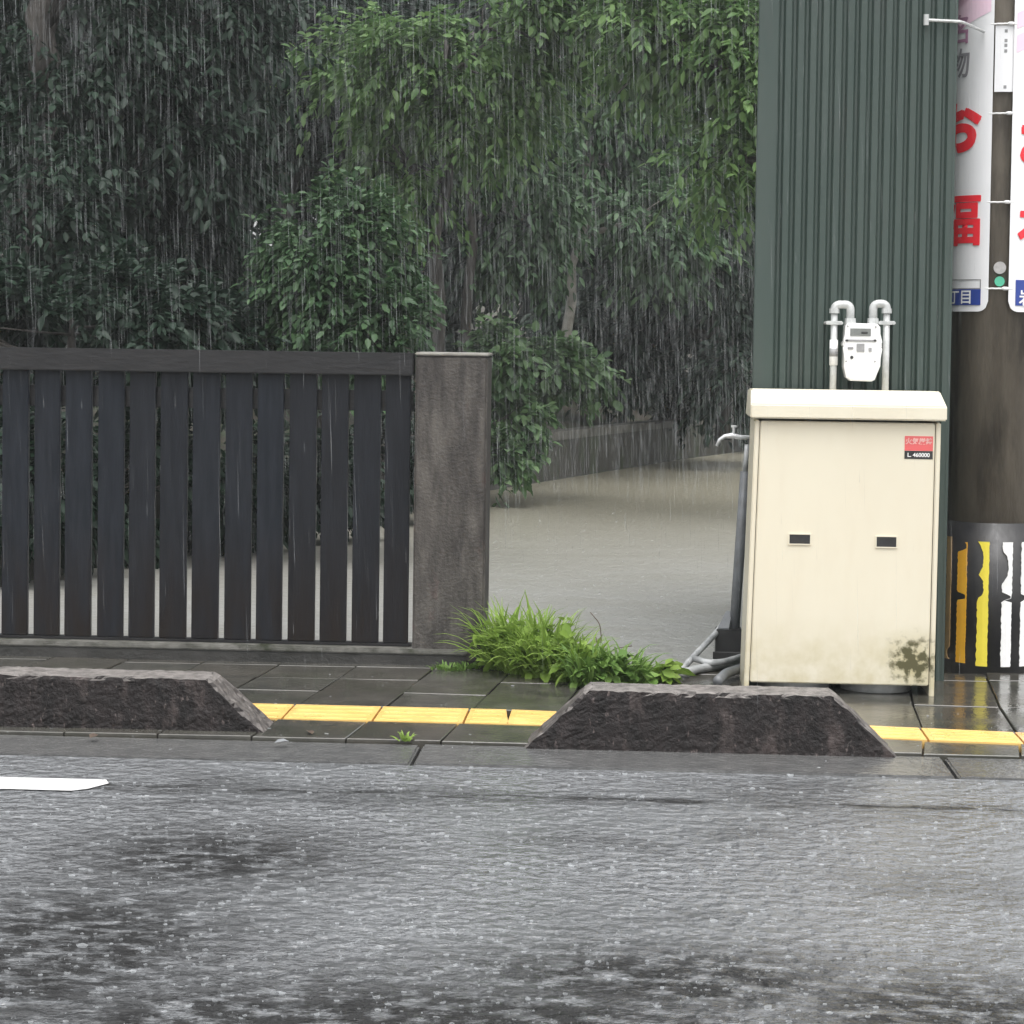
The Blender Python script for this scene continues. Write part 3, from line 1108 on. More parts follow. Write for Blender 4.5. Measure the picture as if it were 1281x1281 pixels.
def pz(py):
    return PY(1248, py, YP - RP).z


FACE = math.atan2(-YP, -PX)       # direction from the pole towards the street view


def cyl(phi, r, z):
    a_ = FACE + phi               # phi > 0 turns to the right when seen from the road
    return Vector((PX + r * math.cos(a_), YP + r * math.sin(a_), z))


bm = bmesh.new()
tube(bm, [(PX, YP, SW - .1), (PX, YP, 3.0), (PX, YP, 8.5)], [RP + .002, RP - .012, RP - .05], 40)
obj('pole_shaft', bm, MT['pole'], pole, True)


def patch(name, phi0, phi1, z0, z1, r, m, parent, corner=0.0, th=.004, n=16, smooth=False):
    """curved sheet with rounded bottom corners wrapped on the pole"""
    bm = bmesh.new()
    cols_ = []
    for i in range(n + 1):
        u = i / n
        ph = phi0 + (phi1 - phi0) * u
        lift = 0
        if corner:
            e_ = min(u, 1 - u) * abs(phi1 - phi0) * r
            if e_ < corner:
                lift = corner - math.sqrt(max(0, corner ** 2 - (corner - e_) ** 2))
        cols_.append([bm.verts.new(cyl(ph, rr, z)) for rr in (r, r + th) for z in (z0 + lift, z1)])
    for a_, b_ in zip(cols_, cols_[1:]):
        bm.faces.new((a_[2], b_[2], b_[3], a_[3]))
        bm.faces.new((a_[0], a_[1], b_[1], b_[0]))
        bm.faces.new((a_[0], b_[0], b_[2], a_[2]))
        bm.faces.new((a_[1], a_[3], b_[3], b_[1]))
    for a_ in (cols_[0], cols_[-1]):
        bm.faces.new((a_[0], a_[1], a_[3], a_[2]))
    return obj(name, bm, m, parent, smooth)


# black wrap, irregular at the top
bm = bmesh.new()
tube(bm, [(PX, YP, SW - .02), (PX, YP, pz(655))], [RW + .002, RW], 48)
obj('black_wrap', bm, MT['wrap'], pole, True)


def phi_of(px):
    s = (px - 1243.5) / (F / (YP - .08) * RS)
    return math.asin(max(-.995, min(.995, s)))


def stripe(px0, px1, y0, y1, m, bites):
    """reflective strip with torn bites: bites are (z fraction from top, half height, depth, side)"""
    p0_, p1_ = phi_of(px0), phi_of(px1)
    z1, z0 = pz(y0), pz(y1)
    n = 60
    bm = bmesh.new()
    prev = None
    for i in range(n + 1):
        f = i / n
        z = z1 + (z0 - z1) * f
        a_, b_ = 0.0, 1.0
        for c_, h_, dp, sd in bites:
            d_ = abs(f - c_)
            if d_ < h_:
                w_ = dp * (1 - (d_ / h_) ** 3)
                if sd < 0:
                    a_ = max(a_, w_)
                else:
                    b_ = min(b_, 1 - w_)
        a_ = min(max(a_ + random.uniform(0, .09), 0), .93)
        b_ = max(b_ - random.uniform(0, .06), a_ + .04)
        row = [bm.verts.new(cyl(p0_ + (p1_ - p0_) * u, rr, z)) for rr in (RS - .003, RS) for u in (a_, (a_ + b_) / 2, b_)]
        if prev:
            bm.faces.new((prev[3], prev[4], row[4], row[3]))
            bm.faces.new((prev[4], prev[5], row[5], row[4]))
            bm.faces.new((prev[0], prev[3], row[3], row[0]))
            bm.faces.new((prev[5], prev[2], row[2], row[5]))
        prev = row
    obj('reflective_stripe', bm, m, pole)


stripe(1189.5, 1195.5, 675, 830, MT['tan_tape'], [(0.95, .05, .5, 1)])
stripe(1203, 1215, 680, 832, MT['orange_tape'], [(0.03, .05, .9, -1), (.45, .035, .9, -1)])
stripe(1227.5, 1242, 678, 834, MT['yellow_tape'], [(.14, .13, .45, -1), (.36, .1, .5, -1)])
stripe(1257, 1270, 678, 834, MT['white_tape'], [(.2, .13, .55, -1), (.44, .03, .85, -1), (.45, .03, .85, 1)])
stripe(1280, 1291, 678, 834, MT['white_tape'], [(.45, .03, .5, -1)])
stripe(1297, 1303, 676, 832, MT['yellow_tape'], [])
# number plate, discs and ties
plate_ = patch('number_plate', phi_of(1235), phi_of(1258.5), pz(115), pz(32), RS - .004, MT['sheet'], pole, th=.003)
for py_ in (39, 51, 57, 64, 109):
    patch('plate_mark', phi_of(1246), phi_of(1249.5), pz(py_ + 2), pz(py_ - 2), RS - .002, MT['dim'], plate_, th=.002, n=3)
for py_, r_, mm_ in ((335, .0235, MT['grey_disc']), (352, .019, MT['green_disc'])):
    a_, b_ = cyl(phi_of(1246.5), RP - .006, pz(py_)), cyl(phi_of(1246.5), RP + .010, pz(py_))
    bm = bmesh.new()
    tube(bm, [a_, b_], r_, 24)
    obj('disc_marker', bm, mm_, pole)
for py_ in (30, 142, 253, 361):
    bm = bmesh.new()
    tube(bm, [cyl(phi_of(1230) + (phi_of(1262) - phi_of(1230)) * i / 8, RS + .004, pz(py_ + .3 * (i % 2))) for i in range(9)], .0035, 8)
    tube(bm, [cyl(phi_of(x_), RS + .008, pz(py_)) for x_ in (1249, 1251, 1255, 1257)], [.004, .007, .007, .004], 10)
    obj('sign_tie', bm, MT['white'], pole)
# arm that runs from the pole across the shed face
arm = thing('metal_rod', 'thin galvanised rod fixed across the top of the green siding beside the pole', 'rod', PY(1175, 25, Y_SHED - .02))
bm = bmesh.new()
a_, b_ = PY(1158, 25, Y_SHED - .02), PY(1200, 27, Y_SHED - .02)
tube(bm, [a_, b_, b_ + Vector((.02, .03, 0)), Vector((PX - .1, YP - RP, b_.z))], .006, 8)
tube(bm, [a_ + Vector((0, -.006, .02)), a_ + Vector((0, -.004, -.02))], .010, 8)
obj('rod_shaft', bm, MT['steel'], arm)


# wrap-round advertising signs
def wrap_text(s, size, bold, phi_c, zc, m, parent, name='lettering', sx=1.0, r=RS + .0085, thick=0):
    bm = text_bm(s, size, bold, cuts=4)
    if thick:           # heavy brush weight: overlapping strokes, each a hair above the last
        src = bm
        bm = bmesh.new()
        for k_, (ox_, oy_) in enumerate(((0, 0), (-1, -.6), (1, .6), (-.6, 1), (.6, -1))):
            c_ = src.copy()
            for v in c_.verts:
                v.co = cyl(phi_c + (v.co.x * sx + ox_ * thick) / r, r + k_ * .0004, zc + v.co.y + oy_ * thick)
            me_ = bpy.data.meshes.new('stroke')
            c_.to_mesh(me_)
            bm.from_mesh(me_)
            bpy.data.meshes.remove(me_)
            c_.free()
        src.free()
        return obj(name, bm, m, parent)
    for v in bm.verts:
        v.co = cyl(phi_c + v.co.x * sx / r, r, zc + v.co.y)
    return obj(name, bm, m, parent)


def sign(sgn, label, phi_edge, phi_c, items, bottom, blue, blue_edge):
    t = thing('pole_sign', label, 'sign', cyl(phi_c, RS, pz(200)), 'advertising signs wrapped on the utility pole')
    far = 2 * phi_c - phi_edge
    a_, b_ = sorted((phi_edge, far))
    patch('sign_sheet', a_, b_, pz(bottom), 2.68, RS + .002, MT['sheet'], t, corner=.04, th=.004, n=40)
    # slanting pink bands at the head of the sheet
    for z1, z0 in ((2.68, pz(30)), (pz(2) if sgn > 0 else pz(-20), pz(60))):
        bm = bmesh.new()
        n = 24
        prev = None
        for i in range(n + 1):
            u = i / n
            ph = a_ + (b_ - a_) * (.03 + .94 * u)
            sl_ = (u - .5) * .16
            row = [bm.verts.new(cyl(ph, RS + .0075, max(pz(95), min(2.67, z + sl_)))) for z in (z0 + .06, z1 - .05)]
            if prev:
                bm.faces.new((prev[0], row[0], row[1], prev[1]))
            prev = row
        obj('pink_band', bm, MT['pink'], t)
    for s, size, bold, py_, mm_, dphi, sx in items:
        wrap_text(s, size, bold, phi_c + dphi, pz(py_), mm_, t, sx=sx, thick=(.0055 if s == 'お' else .0022) if mm_ == MT['redink'] else 0)
    ph0, ph1 = sorted((blue_edge, 2 * phi_c - blue_edge))
    panel = patch('address_panel', ph0, ph1, pz(382), pz(blue), RS + .007, MT['blue'], t, th=.002, n=24)
    if sgn < 0:
        for z1, z0 in ((349.5, 350.5), (360.5, 362)):
            patch('panel_rule', ph0, ph1, pz(z0), pz(z1), RS + .007, MT['dim'], t, th=.001, n=24)
        patch('panel_rule', ph1 - .02, ph1, pz(362), pz(350), RS + .007, MT['dim'], t, th=.001, n=2)
    wrap_text('一丁目' if sgn < 0 else '岩', .058 if sgn < 0 else .066, .001, phi_c + (.19 if sgn < 0 else -.54), pz(372), MT['sheet'], panel, r=RS + .0105, sx=1.1)


sign(-1, 'white pole sign nearest the green shed, red characters and blue panel reading 丁目', phi_of(1233.5), R(-67),
     [('名', .12, .002, 33, MT['mauveink'], .18, 1.0), ('物', .12, .002, 76, MT['greyink'], .20, 1.0), ('お', .21, .005, 158, MT['redink'], .24, 1.1), ('福', .21, .0035, 274, MT['redink'], .24, 1.1)], 390, 362, phi_of(1225))
sign(1, 'white pole sign away from the shed, cut by the picture edge, blue panel beginning 岩', phi_of(1257), R(66),
     [('お', .21, .005, 176, MT['redink'], -.22, 1.05), ('福', .21, .0035, 284, MT['redink'], -.22, 1.05)], 390, 350, phi_of(1265))

# ------------------------------------------------------------------ standpipe with tap, loose pipes, black box
ys = G(916, 822, 0).y
tap = thing('standpipe', 'leaning grey standpipe with a chrome tap beside the cream cabinet', 'tap', PY(916, 822, ys))
a_, b_, c_ = PY(916, 820, ys), PY(931.5, 590, ys), PY(934, 556, ys)
bm = bmesh.new()
tube(bm, [a_, a_.lerp(b_, .5), b_], [.021, .021, .019], 16)
obj('lagged_pipe', bm, MT['pvc'], tap, True)
bm = bmesh.new()
tube(bm, [b_ - Vector((0, 0, .02)), c_], .010, 10)
obj('riser_pipe', bm, MT['pale_pvc'], tap, True)
bm = bmesh.new()
tp = [PY(x_, y_, ys) for x_, y_ in ((938, 547), (925, 547), (915, 545), (906, 546), (900, 550), (896, 558))]
tube(bm, tp, [.009, .0095, .012, .009, .0075, .0065], 12)
ts = obj('tap_spout', bm, MT['chrome'], tap, True)
bm = bmesh.new()
tube(bm, [PY(917, 545, ys), PY(917.5, 539, ys), PY(917.5, 533, ys)], [.006, .0055, .007], 10)
box(bm, PY(914, 534.5, ys) - Vector((0, .004, 0)), PY(921, 532, ys) + Vector((0, .004, 0)), .001, 1)
obj('tap_handle', bm, MT['chrome'], ts)

yl_ = ys - .1
pipes = [
    ('pale grey pipe sloping up to the black box by the cabinet', [(848, 842), (868, 822), (897, 790), (903, 782)], .0125, MT['pale_pvc'], 0.05),
    ('thick grey pipe lying lowest on the ground beside the cabinet', [(842, 845), (868, 838), (900, 832), (940, 822)], .0165, MT['pale_pvc'], -.02),
    ('short dark pipe bent down behind the kerb block near the cabinet', [(897, 852), (908, 842), (940, 832)], .018, MT['pvc'], -.10),
    ('curved pale pipe crossing under the standpipe foot', [(868, 824), (885, 829), (905, 828), (938, 818)], .012, MT['pale_pvc'], .12),
]
for n_, (lab, pp, r_, m_, dy) in enumerate(pipes):
    q = [G(x_, y_, r_ + .004 + .012 * n_) for x_, y_ in pp]
    if n_ == 0:
        q = [G(848, 842, r_)] + [PY(x_, y_, ys - .03) for x_, y_ in ((868, 822), (897, 790), (903, 782))]
        q[1] = q[0].lerp(q[2], .35)
    o = obj('loose_pipe', tube(bmesh.new(), bend(q, .03, 4), r_, 12), m_, None, True)
    tag(o, lab, 'pipe', 'loose pipes beside the cabinet')
b0, b1 = PY(894, 816, ys - .03), PY(912, 786, ys - .03)
bx = thing('black_box', 'small black plastic box at the foot of the standpipe', 'box', (b0.x, ys, 0))
bm = bmesh.new()
box(bm, (b0.x, ys - .06, 0), (b1.x + .05, ys + .03, b1.z), .004, 2)
obj('box_body', bm, MT['black'], bx)
bm = bmesh.new()
box(bm, (b0.x - .01, ys - .07, b0.z * .0), (b1.x + .06, ys - .062, .03), .002, 1)
obj('box_lip', bm, MT['black'], bx)
bm = bmesh.new()
la, lb = PY(897, 786, ys - .03), PY(912, 768, ys - .03)
vs = [bm.verts.new(p) for p in (la + Vector((0, -.03, 0)), la + Vector((.045, -.03, 0)), lb + Vector((.012, .05, 0)), lb + Vector((-.012, .05, 0)))]
bm.faces.new(vs)
r_ = bmesh.ops.extrude_face_region(bm, geom=bm.faces[:])
for v in r_['geom']:
    if isinstance(v, bmesh.types.BMVert):
        v.co.z += .006
obj('box_lid', bm, MT['pvc'], bx)

# ------------------------------------------------------------------ foliage
def leaves(P, A, Nn, Lg, Wd, fold=0.25, droop=0.15):
    """P base points, A leaf axis, Nn approx normal, Lg length, Wd half width -> verts, quads (two quads per leaf)"""
    n = len(P)
    A = A / np.linalg.norm(A, axis=1, keepdims=True)
    B = np.cross(Nn, A)
    B /= np.maximum(np.linalg.norm(B, axis=1, keepdims=True), 1e-6)
    C = np.cross(A, B)
    Lg = Lg[:, None]
    Wd = Wd[:, None]
    dz = np.zeros((n, 3))
    dz[:, 2] = -1
    V = np.empty((n, 6, 3))
    V[:, 0] = P
    V[:, 1] = P + A * Lg * .3 + B * Wd * .85 + C * Wd * fold
    V[:, 2] = P + A * Lg * .66 + B * Wd * .8 + C * Wd * fold + dz * Lg * droop * .4
    V[:, 3] = P + A * Lg + dz * Lg * droop
    V[:, 4] = P + A * Lg * .66 - B * Wd * .8 + C * Wd * fold + dz * Lg * droop * .4
    V[:, 5] = P + A * Lg * .3 - B * Wd * .85 + C * Wd * fold
    base = np.arange(n)[:, None] * 6
    Q = np.concatenate([base + np.array([[0, 1, 2, 3]]), base + np.array([[0, 3, 4, 5]])])
    return V.reshape(-1, 3), Q


def sprays(centers, outward, n_leaf, spray_len, leaf_len, leaf_w, droop=0.5):
    """a leafy twig at each centre, leaves set along both sides of it"""
    K = len(centers)
    O = outward + rng.normal(0, .45, (K, 3))
    O[:, 2] -= droop
    O /= np.linalg.norm(O, axis=1, keepdims=True)
    sl_ = spray_len * rng.uniform(.6, 1.3, K)
    t_ = np.tile(np.linspace(0, 1, n_leaf), (K, 1)) + rng.normal(0, .04, (K, n_leaf))
    side_ = np.cross(O, np.array([0, 0, 1.0]))
    side_ /= np.maximum(np.linalg.norm(side_, axis=1, keepdims=True), 1e-5)
    sg = np.tile(np.where(np.arange(n_leaf) % 2 == 0, 1.0, -1.0), (K, 1))
    P = centers[:, None, :] + O[:, None, :] * (t_ * sl_[:, None])[..., None]
    P[..., 2] -= (t_ ** 2) * sl_[:, None] * .25
    P += rng.normal(0, leaf_len * .22, P.shape)
    A = O[:, None, :] * .75 + side_[:, None, :] * sg[..., None] * (1.0 - .5 * t_)[..., None] + rng.normal(0, .28, P.shape)
    A[..., 2] -= .25
    Nn = np.zeros_like(P)
    Nn[..., 2] = 1
    Nn += rng.normal(0, .45, P.shape)
    n = K * n_leaf
    Lg = leaf_len * rng.uniform(.65, 1.3, n)
    return leaves(P.reshape(n, 3), A.reshape(n, 3), Nn.reshape(n, 3), Lg, Lg * leaf_w)


def ellipsoid_points(c, r, K, shell=0.55):
    u = rng.normal(0, 1, (K, 3))
    u /= np.linalg.norm(u, axis=1, keepdims=True)
    # clumps: pull points toward a few lobes
    m_ = max(5, K // 45)
    lob = rng.normal(0, 1, (m_, 3))
    lob /= np.linalg.norm(lob, axis=1, keepdims=True)
    pick = rng.integers(0, m_, K)
    u = u * .55 + lob[pick]
    u /= np.linalg.norm(u, axis=1, keepdims=True)
    rad = shell + (1 - shell) * rng.random(K) ** .6
    rad *= 0.8 + 0.35 * rng.random(m_)[pick]
    return np.array(c) + u * rad[:, None] * np.array(r), u


def crown_mesh(name, blobs, n_leaf, spray_len, leaf_len, leaf_w, droop=.5):
    Vs, Qs, off = [], [], 0
    for c, r, K in blobs:
        P, u = ellipsoid_points(c, r, K)
        keep = P[:, 2] > 0.05
        V, Q = sprays(P[keep], u[keep], n_leaf, spray_len, leaf_len, leaf_w, droop)
        Vs.append(V)
        Qs.append(Q + off)
        off += len(V)
    return np_mesh(name, np.concatenate(Vs), np.concatenate(Qs))


def limb(bm, a_, b_, r0_, r1_, wob=.08, seg=8, n=6):
    a_, b_ = Vector(a_), Vector(b_)
    L_ = (b_ - a_).length
    pts = []
    for i in range(n + 1):
        s = i / n
        p = a_.lerp(b_, s)
        if 0 < i < n:
            p += Vector((noise.noise(p * 1.3 + Vector((3, 1, 0))), noise.noise(p * 1.3 + Vector((0, 8, 2))), 0)) * wob * L_
        pts.append(p)
    tube(bm, pts, [r0_ + (r1_ - r0_) * i / n for i in range(n + 1)], seg)


def tree(label, base_px, D, blobs_px, m_leaf, cat='tree', name='tree', trunk_r=.09, bark='bark', top_px=None, leaf=(.09, .24), n_leaf=17, spray=.42, group='trees beyond the flooded lane', droop=.5, zbase=None, dens=1.0):
    base = PD(base_px, 500, D)
    zb_ = zbase if zbase is not None else 0.3
    base.z = zb_
    t = thing(name, label, cat, base, group)
    blobs = []
    for px, py, rx, ry, dd, K in blobs_px:
        c = PD(px, py, D + dd)
        s = (D + dd) / F
        blobs.append((tuple(c), (rx * s, max(rx, ry) * s * .8, ry * s), int(K * dens)))
    bm = bmesh.new()
    topb = max(blobs, key=lambda q: q[0][2])
    tp_ = Vector(topb[0]) if top_px is None else PD(top_px[0], top_px[1], D)
    limb(bm, base, tp_, trunk_r, trunk_r * .35, .05, 10, 8)
    for c, r, K in blobs:
        c = Vector(c)
        s = min(.85, max(.25, (c.z - base.z - r[2] * .5) / max(.3, tp_.z - base.z)))
        st_ = base.lerp(tp_, s)
        limb(bm, st_, c, trunk_r * .5, trunk_r * .2, .07)
        for _ in range(5):
            e_ = c + Vector((random.uniform(-1, 1) * r[0], random.uniform(-1, 1) * r[1], random.uniform(-.8, 1) * r[2])) * .8
            limb(bm, c.lerp(st_, random.uniform(0, .5)), e_, trunk_r * .22, trunk_r * .06, .1, 6, 4)
    obj('trunk', bm, MT[bark], t, True)
    me = crown_mesh('crown', blobs, n_leaf, spray, leaf[0], leaf[1], droop)
    o = link('crown', me, MT[m_leaf], t)
    return t


GT = 'trees beyond the flooded lane'
# left dark stand, tall
tree('tall dark evergreen at the far left above the fence', 40, 13.5, [(20, 250, 130, 150, 0, 420), (60, 20, 140, 150, .4, 420), (-40, -220, 150, 170, .5, 260), (90, -330, 130, 150, 0, 220)], 'leaf_dark', trunk_r=.11, leaf=(.07, .27))
tree('dark evergreen with drooping sprays between the far left tree and the rounded shrub', 215, 14.5, [(205, 180, 110, 110, 0, 380), (250, 20, 130, 130, .2, 420), (190, 350, 120, 80, .3, 300), (260, -200, 140, 150, .5, 300), (150, -350, 120, 120, .5, 160)], 'leaf_dark', trunk_r=.10, leaf=(.08, .23), droop=.9)
tree('tall dark tree standing behind the rounded shrub', 400, 18.5, [(380, 60, 110, 110, 0, 360), (420, 190, 100, 90, .4, 260), (330, 260, 110, 100, .5, 300), (300, -110, 70, 90, 0, 160)], 'leaf_dark', trunk_r=.12, leaf=(.09, .24))
tree('rounded mid green shrub showing above the plank fence beside the pillar', 425, 12.6, [(425, 330, 78, 105, 0, 480), (380, 400, 90, 70, .1, 300), (470, 425, 40, 55, -.2, 110)], 'leaf_mid', cat='shrub', name='shrub', trunk_r=.04, leaf=(.055, .3), spray=.22, zbase=.1, group=None)
tree('low dark shrub behind the far left end of the plank fence', 110, 12.2, [(90, 400, 150, 60, 0, 420), (-30, 420, 90, 70, 0, 200), (240, 425, 90, 50, .2, 260)], 'leaf_dark', cat='shrub', name='shrub', trunk_r=.04, leaf=(.07, .3), spray=.25, zbase=.1, group=None)
# middle: slim dark trunks and pale green tops
tree('slim dark trunked tree rising behind the concrete pillar with yellow green top', 540, 17, [(560, 75, 110, 60, 0, 330), (480, 70, 60, 60, .3, 150), (640, 30, 80, 55, -.3, 230), (500, 200, 50, 50, 0, 70), (600, 130, 60, 40, 0, 110)], 'leaf_light', trunk_r=.075, top_px=(560, 20), leaf=(.085, .25))
tree('thin straight tree close behind the slim trunked one', 575, 19, [(600, 160, 70, 60, 0, 150), (650, 250, 60, 60, .3, 120)], 'leaf_mid', trunk_r=.06, top_px=(590, 40), leaf=(.085, .25))
tree('tree with a pale leaning trunk in the middle of the wood', 662, 20.5, [(740, 90, 90, 60, 0, 240), (790, 170, 90, 70, .4, 250), (720, 190, 60, 50, -.2, 110), (810, 270, 60, 45, -.5, 150)], 'leaf_mid', trunk_r=.07, bark='pale_bark', top_px=(760, 200), leaf=(.10, .24))
tree('bright leaved tree overhanging the corner of the green shed', 985, 15.5, [(890, 75, 65, 45, 0, 190), (800, 25, 90, 40, .3, 230), (930, 20, 60, 40, 0, 110), (900, 190, 40, 40, .3, 60), (980, 120, 70, 70, .4, 160)], 'leaf_light', trunk_r=.08, top_px=(960, 40), leaf=(.085, .25))
tree('shaded tree beside the shed corner with long hanging sprays', 905, 22, [(880, 260, 70, 90, 0, 260), (930, 330, 50, 90, .3, 200), (850, 400, 80, 80, .6, 260), (760, 380, 80, 80, .8, 200), (930, 460, 50, 50, 0, 120)], 'leaf_dark', trunk_r=.09, leaf=(.11, .22), droop=1.0)
# bush spilling over the low wall
tree('bright green bush spilling over the low wall beside the pillar', 650, 17.2, [(632, 450, 34, 36, 0, 170), (675, 470, 40, 32, .3, 190), (726, 462, 26, 18, .6, 50), (632, 520, 28, 36, -.2, 130), (622, 568, 14, 18, -.4, 40)], 'leaf_bush', cat='bush', name='bush', trunk_r=.03, leaf=(.085, .34), spray=.2, n_leaf=11, zbase=.3, group=None)

# dark undergrowth hanging over the wall behind the fence
for lab, D_, bl_ in (('dark low undergrowth behind the gaps of the fence near the pillar', 15.2, [(470, 565, 60, 60, 0, 260), (380, 585, 60, 65, -1.2, 260), (540, 545, 40, 60, 1.3, 170)]),
                     ('dark low undergrowth drooping over the far end of the low wall', 22.5, [(780, 455, 45, 28, 0, 120), (890, 515, 50, 40, 1, 200)]),
                     ('dark low undergrowth behind the far end of the fence gaps', 12.4, [(50, 610, 70, 80, -1.0, 260), (170, 605, 70, 75, -.2, 260), (280, 595, 70, 65, .8, 260)])):
    tree(lab, bl_[0][0], D_, bl_, 'leaf_dark', cat='undergrowth', name='undergrowth', trunk_r=.025, leaf=(.07, .3), spray=.25, group='undergrowth along the low wall', zbase=.05)

# the wood behind them reads as one mass
def wood():
    blobs = []
    for i in range(60):
        px = rng.uniform(-150, 1080)
        d = rng.uniform(24, 31)
        lim = -420 if px < 330 else (-60 if px > 350 else -200)
        py = rng.uniform(lim + 60, 520)
        c = PD(px, py, d)
        s = d / F
        blobs.append((tuple(c), (95 * s, 95 * s, 80 * s), 170))
    for px, py, d in ((340, 10, 24), (400, -20, 25), (470, 0, 24), (540, -10, 26), (610, -20, 25), (70, 40, 22), (110, 110, 22), (40, 180, 22), (130, 10, 23), (-20, 60, 22), (230, 140, 22), (180, 230, 22), (320, 285, 22), (300, 330, 22.5), (640, 275, 25), (590, 300, 25.5)):
        c = PD(px, py, d)
        s = d / F
        blobs.append((tuple(c), (75 * s, 75 * s, 75 * s), 230))
    me = crown_mesh('woodland', blobs, 9, .5, .17, .27, .7)
    o = link('woodland', me, MT['leaf_dark'])
    tag(o, 'dense dark wood far behind the lane', None, None, 'stuff')


wood()
# slim bare trunks inside the wood
for i, (px, D, r_, lab) in enumerate(((512, 21, .05, 'bare dark trunk just beside the pillar edge'), (690, 24, .05, 'bare dark trunk deep in the wood beside the pale leaning tree'), (835, 25, .06, 'bare dark trunk deep in the wood near the shed'))):
    b_ = PD(px, 500, D)
    b_.z = .3
    t = thing('tree', lab, 'tree', b_, GT)
    bm = bmesh.new()
    tp_ = PD(px + random.uniform(-30, 30), 70, D)
    limb(bm, b_, tp_, r_, r_ * .5, .03, 8, 8)
    obj('trunk', bm, MT['bark'], t, True)
    me = crown_mesh('crown', [(tuple(tp_), (.8, .8, .6), 90)], 10, .4, .13, .25)
    link('crown', me, MT['leaf_dark'], t)

# low wall along the lane
wl = thing('retaining_wall', 'low mossy concrete wall along the edge of the flooded lane', 'wall', WL[2])
th = .16
bmw, bmc = bmesh.new(), bmesh.new()


def wall_run(bm, zlo, zhi, grow):
    pts = []
    for i, p in enumerate(WL):
        d = (WL[min(i + 1, len(WL) - 1)] - WL[max(i - 1, 0)]).normalized()
        nrm = Vector((-d.y, d.x, 0))
        pts.append((p - nrm * grow, p + nrm * (th + grow)))
    prev = None
    for a_, b_ in pts:
        row = [bm.verts.new((q.x, q.y, z)) for q, z in ((a_, zlo), (b_, zlo), (b_, zhi), (a_, zhi))]
        if prev:
            for k_ in range(4):
                bm.faces.new((prev[k_], prev[(k_ + 1) % 4], row[(k_ + 1) % 4], row[k_]))
        else:
            bm.faces.new(row)
        prev = row
    bm.faces.new(prev[::-1])


wall_run(bmw, -.10, .34, 0)
wall_run(bmc, .341, .42, .015)
obj('wall_body', bmw, MT['wall'], wl)
obj('coping', bmc, MT['coping'], wl)


# weeds on the pavement edge
def blade(p, d, L_, w, bend_, n=6):
    """one arching grass blade -> verts, quads"""
    p, d = Vector(p), Vector(d).normalized()
    s = d.cross(Vector((0, 0, 1)))
    if s.length < .1:
        s = Vector((1, 0, 0))
    s.normalize()
    V, Q = [], []
    pos_ = p.copy()
    dd = d.copy()
    for i in range(n + 1):
        f = i / n
        ww = w * (1 - f ** 2.2) * (0.6 + .8 * min(1, f * 3)) * .7 + .0004
        c = dd.cross(s) * ww * .35
        V += [pos_ - s * ww + c, pos_ - c * .4, pos_ + s * ww + c]
        pos_ = pos_ + dd * (L_ / n)
        hor = Vector((d.x, d.y, 0))
        if hor.length > 1e-3:
            hor.normalize()
        dd = (dd + (hor * .6 - Vector((0, 0, 1))) * bend_ * f / n * 3).normalized()
    for i in range(n):
        a_ = i * 3
        Q += [(a_, a_ + 1, a_ + 4, a_ + 3), (a_ + 1, a_ + 2, a_ + 5, a_ + 4)]
    return V, Q


def weed(label, spots, m, tall=(), broad=0, bl=(.10, .22), bw=.007, count=90, cat='weed', bend_=1.2):
    base = G(*spots[0][:2], SW)
    t = thing('weed_clump', label, cat, base, 'weeds at the edge of the pavement')
    Vs, Qs, off = [], [], 0
    for px, py, rx in spots:
        c = G(px, py, SW)
        for _ in range(count):
            a_ = random.uniform(0, 2 * math.pi)
            rr = random.random() ** .5 * rx
            p = c + Vector((math.cos(a_) * rr, math.sin(a_) * rr * .6, 0))
            up = random.uniform(.5, 1.6)
            d = Vector((math.cos(a_) * .4 + random.uniform(-.4, .4), math.sin(a_) * .4 + random.uniform(-.4, .4), up))
            V, Q = blade(p, d, random.uniform(*bl), bw * random.uniform(.6, 1.4), bend_ * random.uniform(.5, 1.5))
            Vs += V
            Qs += [tuple(i + off for i in q) for q in Q]
            off = len(Vs)
    me = np_mesh('foliage', [tuple(v) for v in Vs], Qs)
    o = link('foliage', me, MT[m], t, True)
    o['kind'] = 'stuff'
    if broad:
        K = broad
        P = []
        for _ in range(K):
            px, py, rx = random.choice(spots)
            c = G(px, py, SW)
            P.append((c.x + random.uniform(-rx, rx), c.y + random.uniform(-rx, rx) * .6, random.uniform(.03, bl[1] * .62)))
        P = np.array(P)
        u = rng.normal(0, 1, (K, 3))
        u[:, 2] = np.abs(u[:, 2]) * .4
        V, Q = sprays(P, u, 5, .06, .062, .32, .2)
        o = link('broad_foliage', np_mesh('broad_foliage', V, Q), MT[m], t)
        o['kind'] = 'stuff'
    for (px, py, tx, ty, w) in tall:
        p, q_ = G(px, py, SW), None
        q_ = PY(tx, ty, p.y)
        V, Q = blade(p, q_ - p, (q_ - p).length * 1.04, w, .25, 8)
        link('tall_blade', np_mesh('tall_blade', [tuple(v) for v in V], Q), MT[m], t, True)
    return t


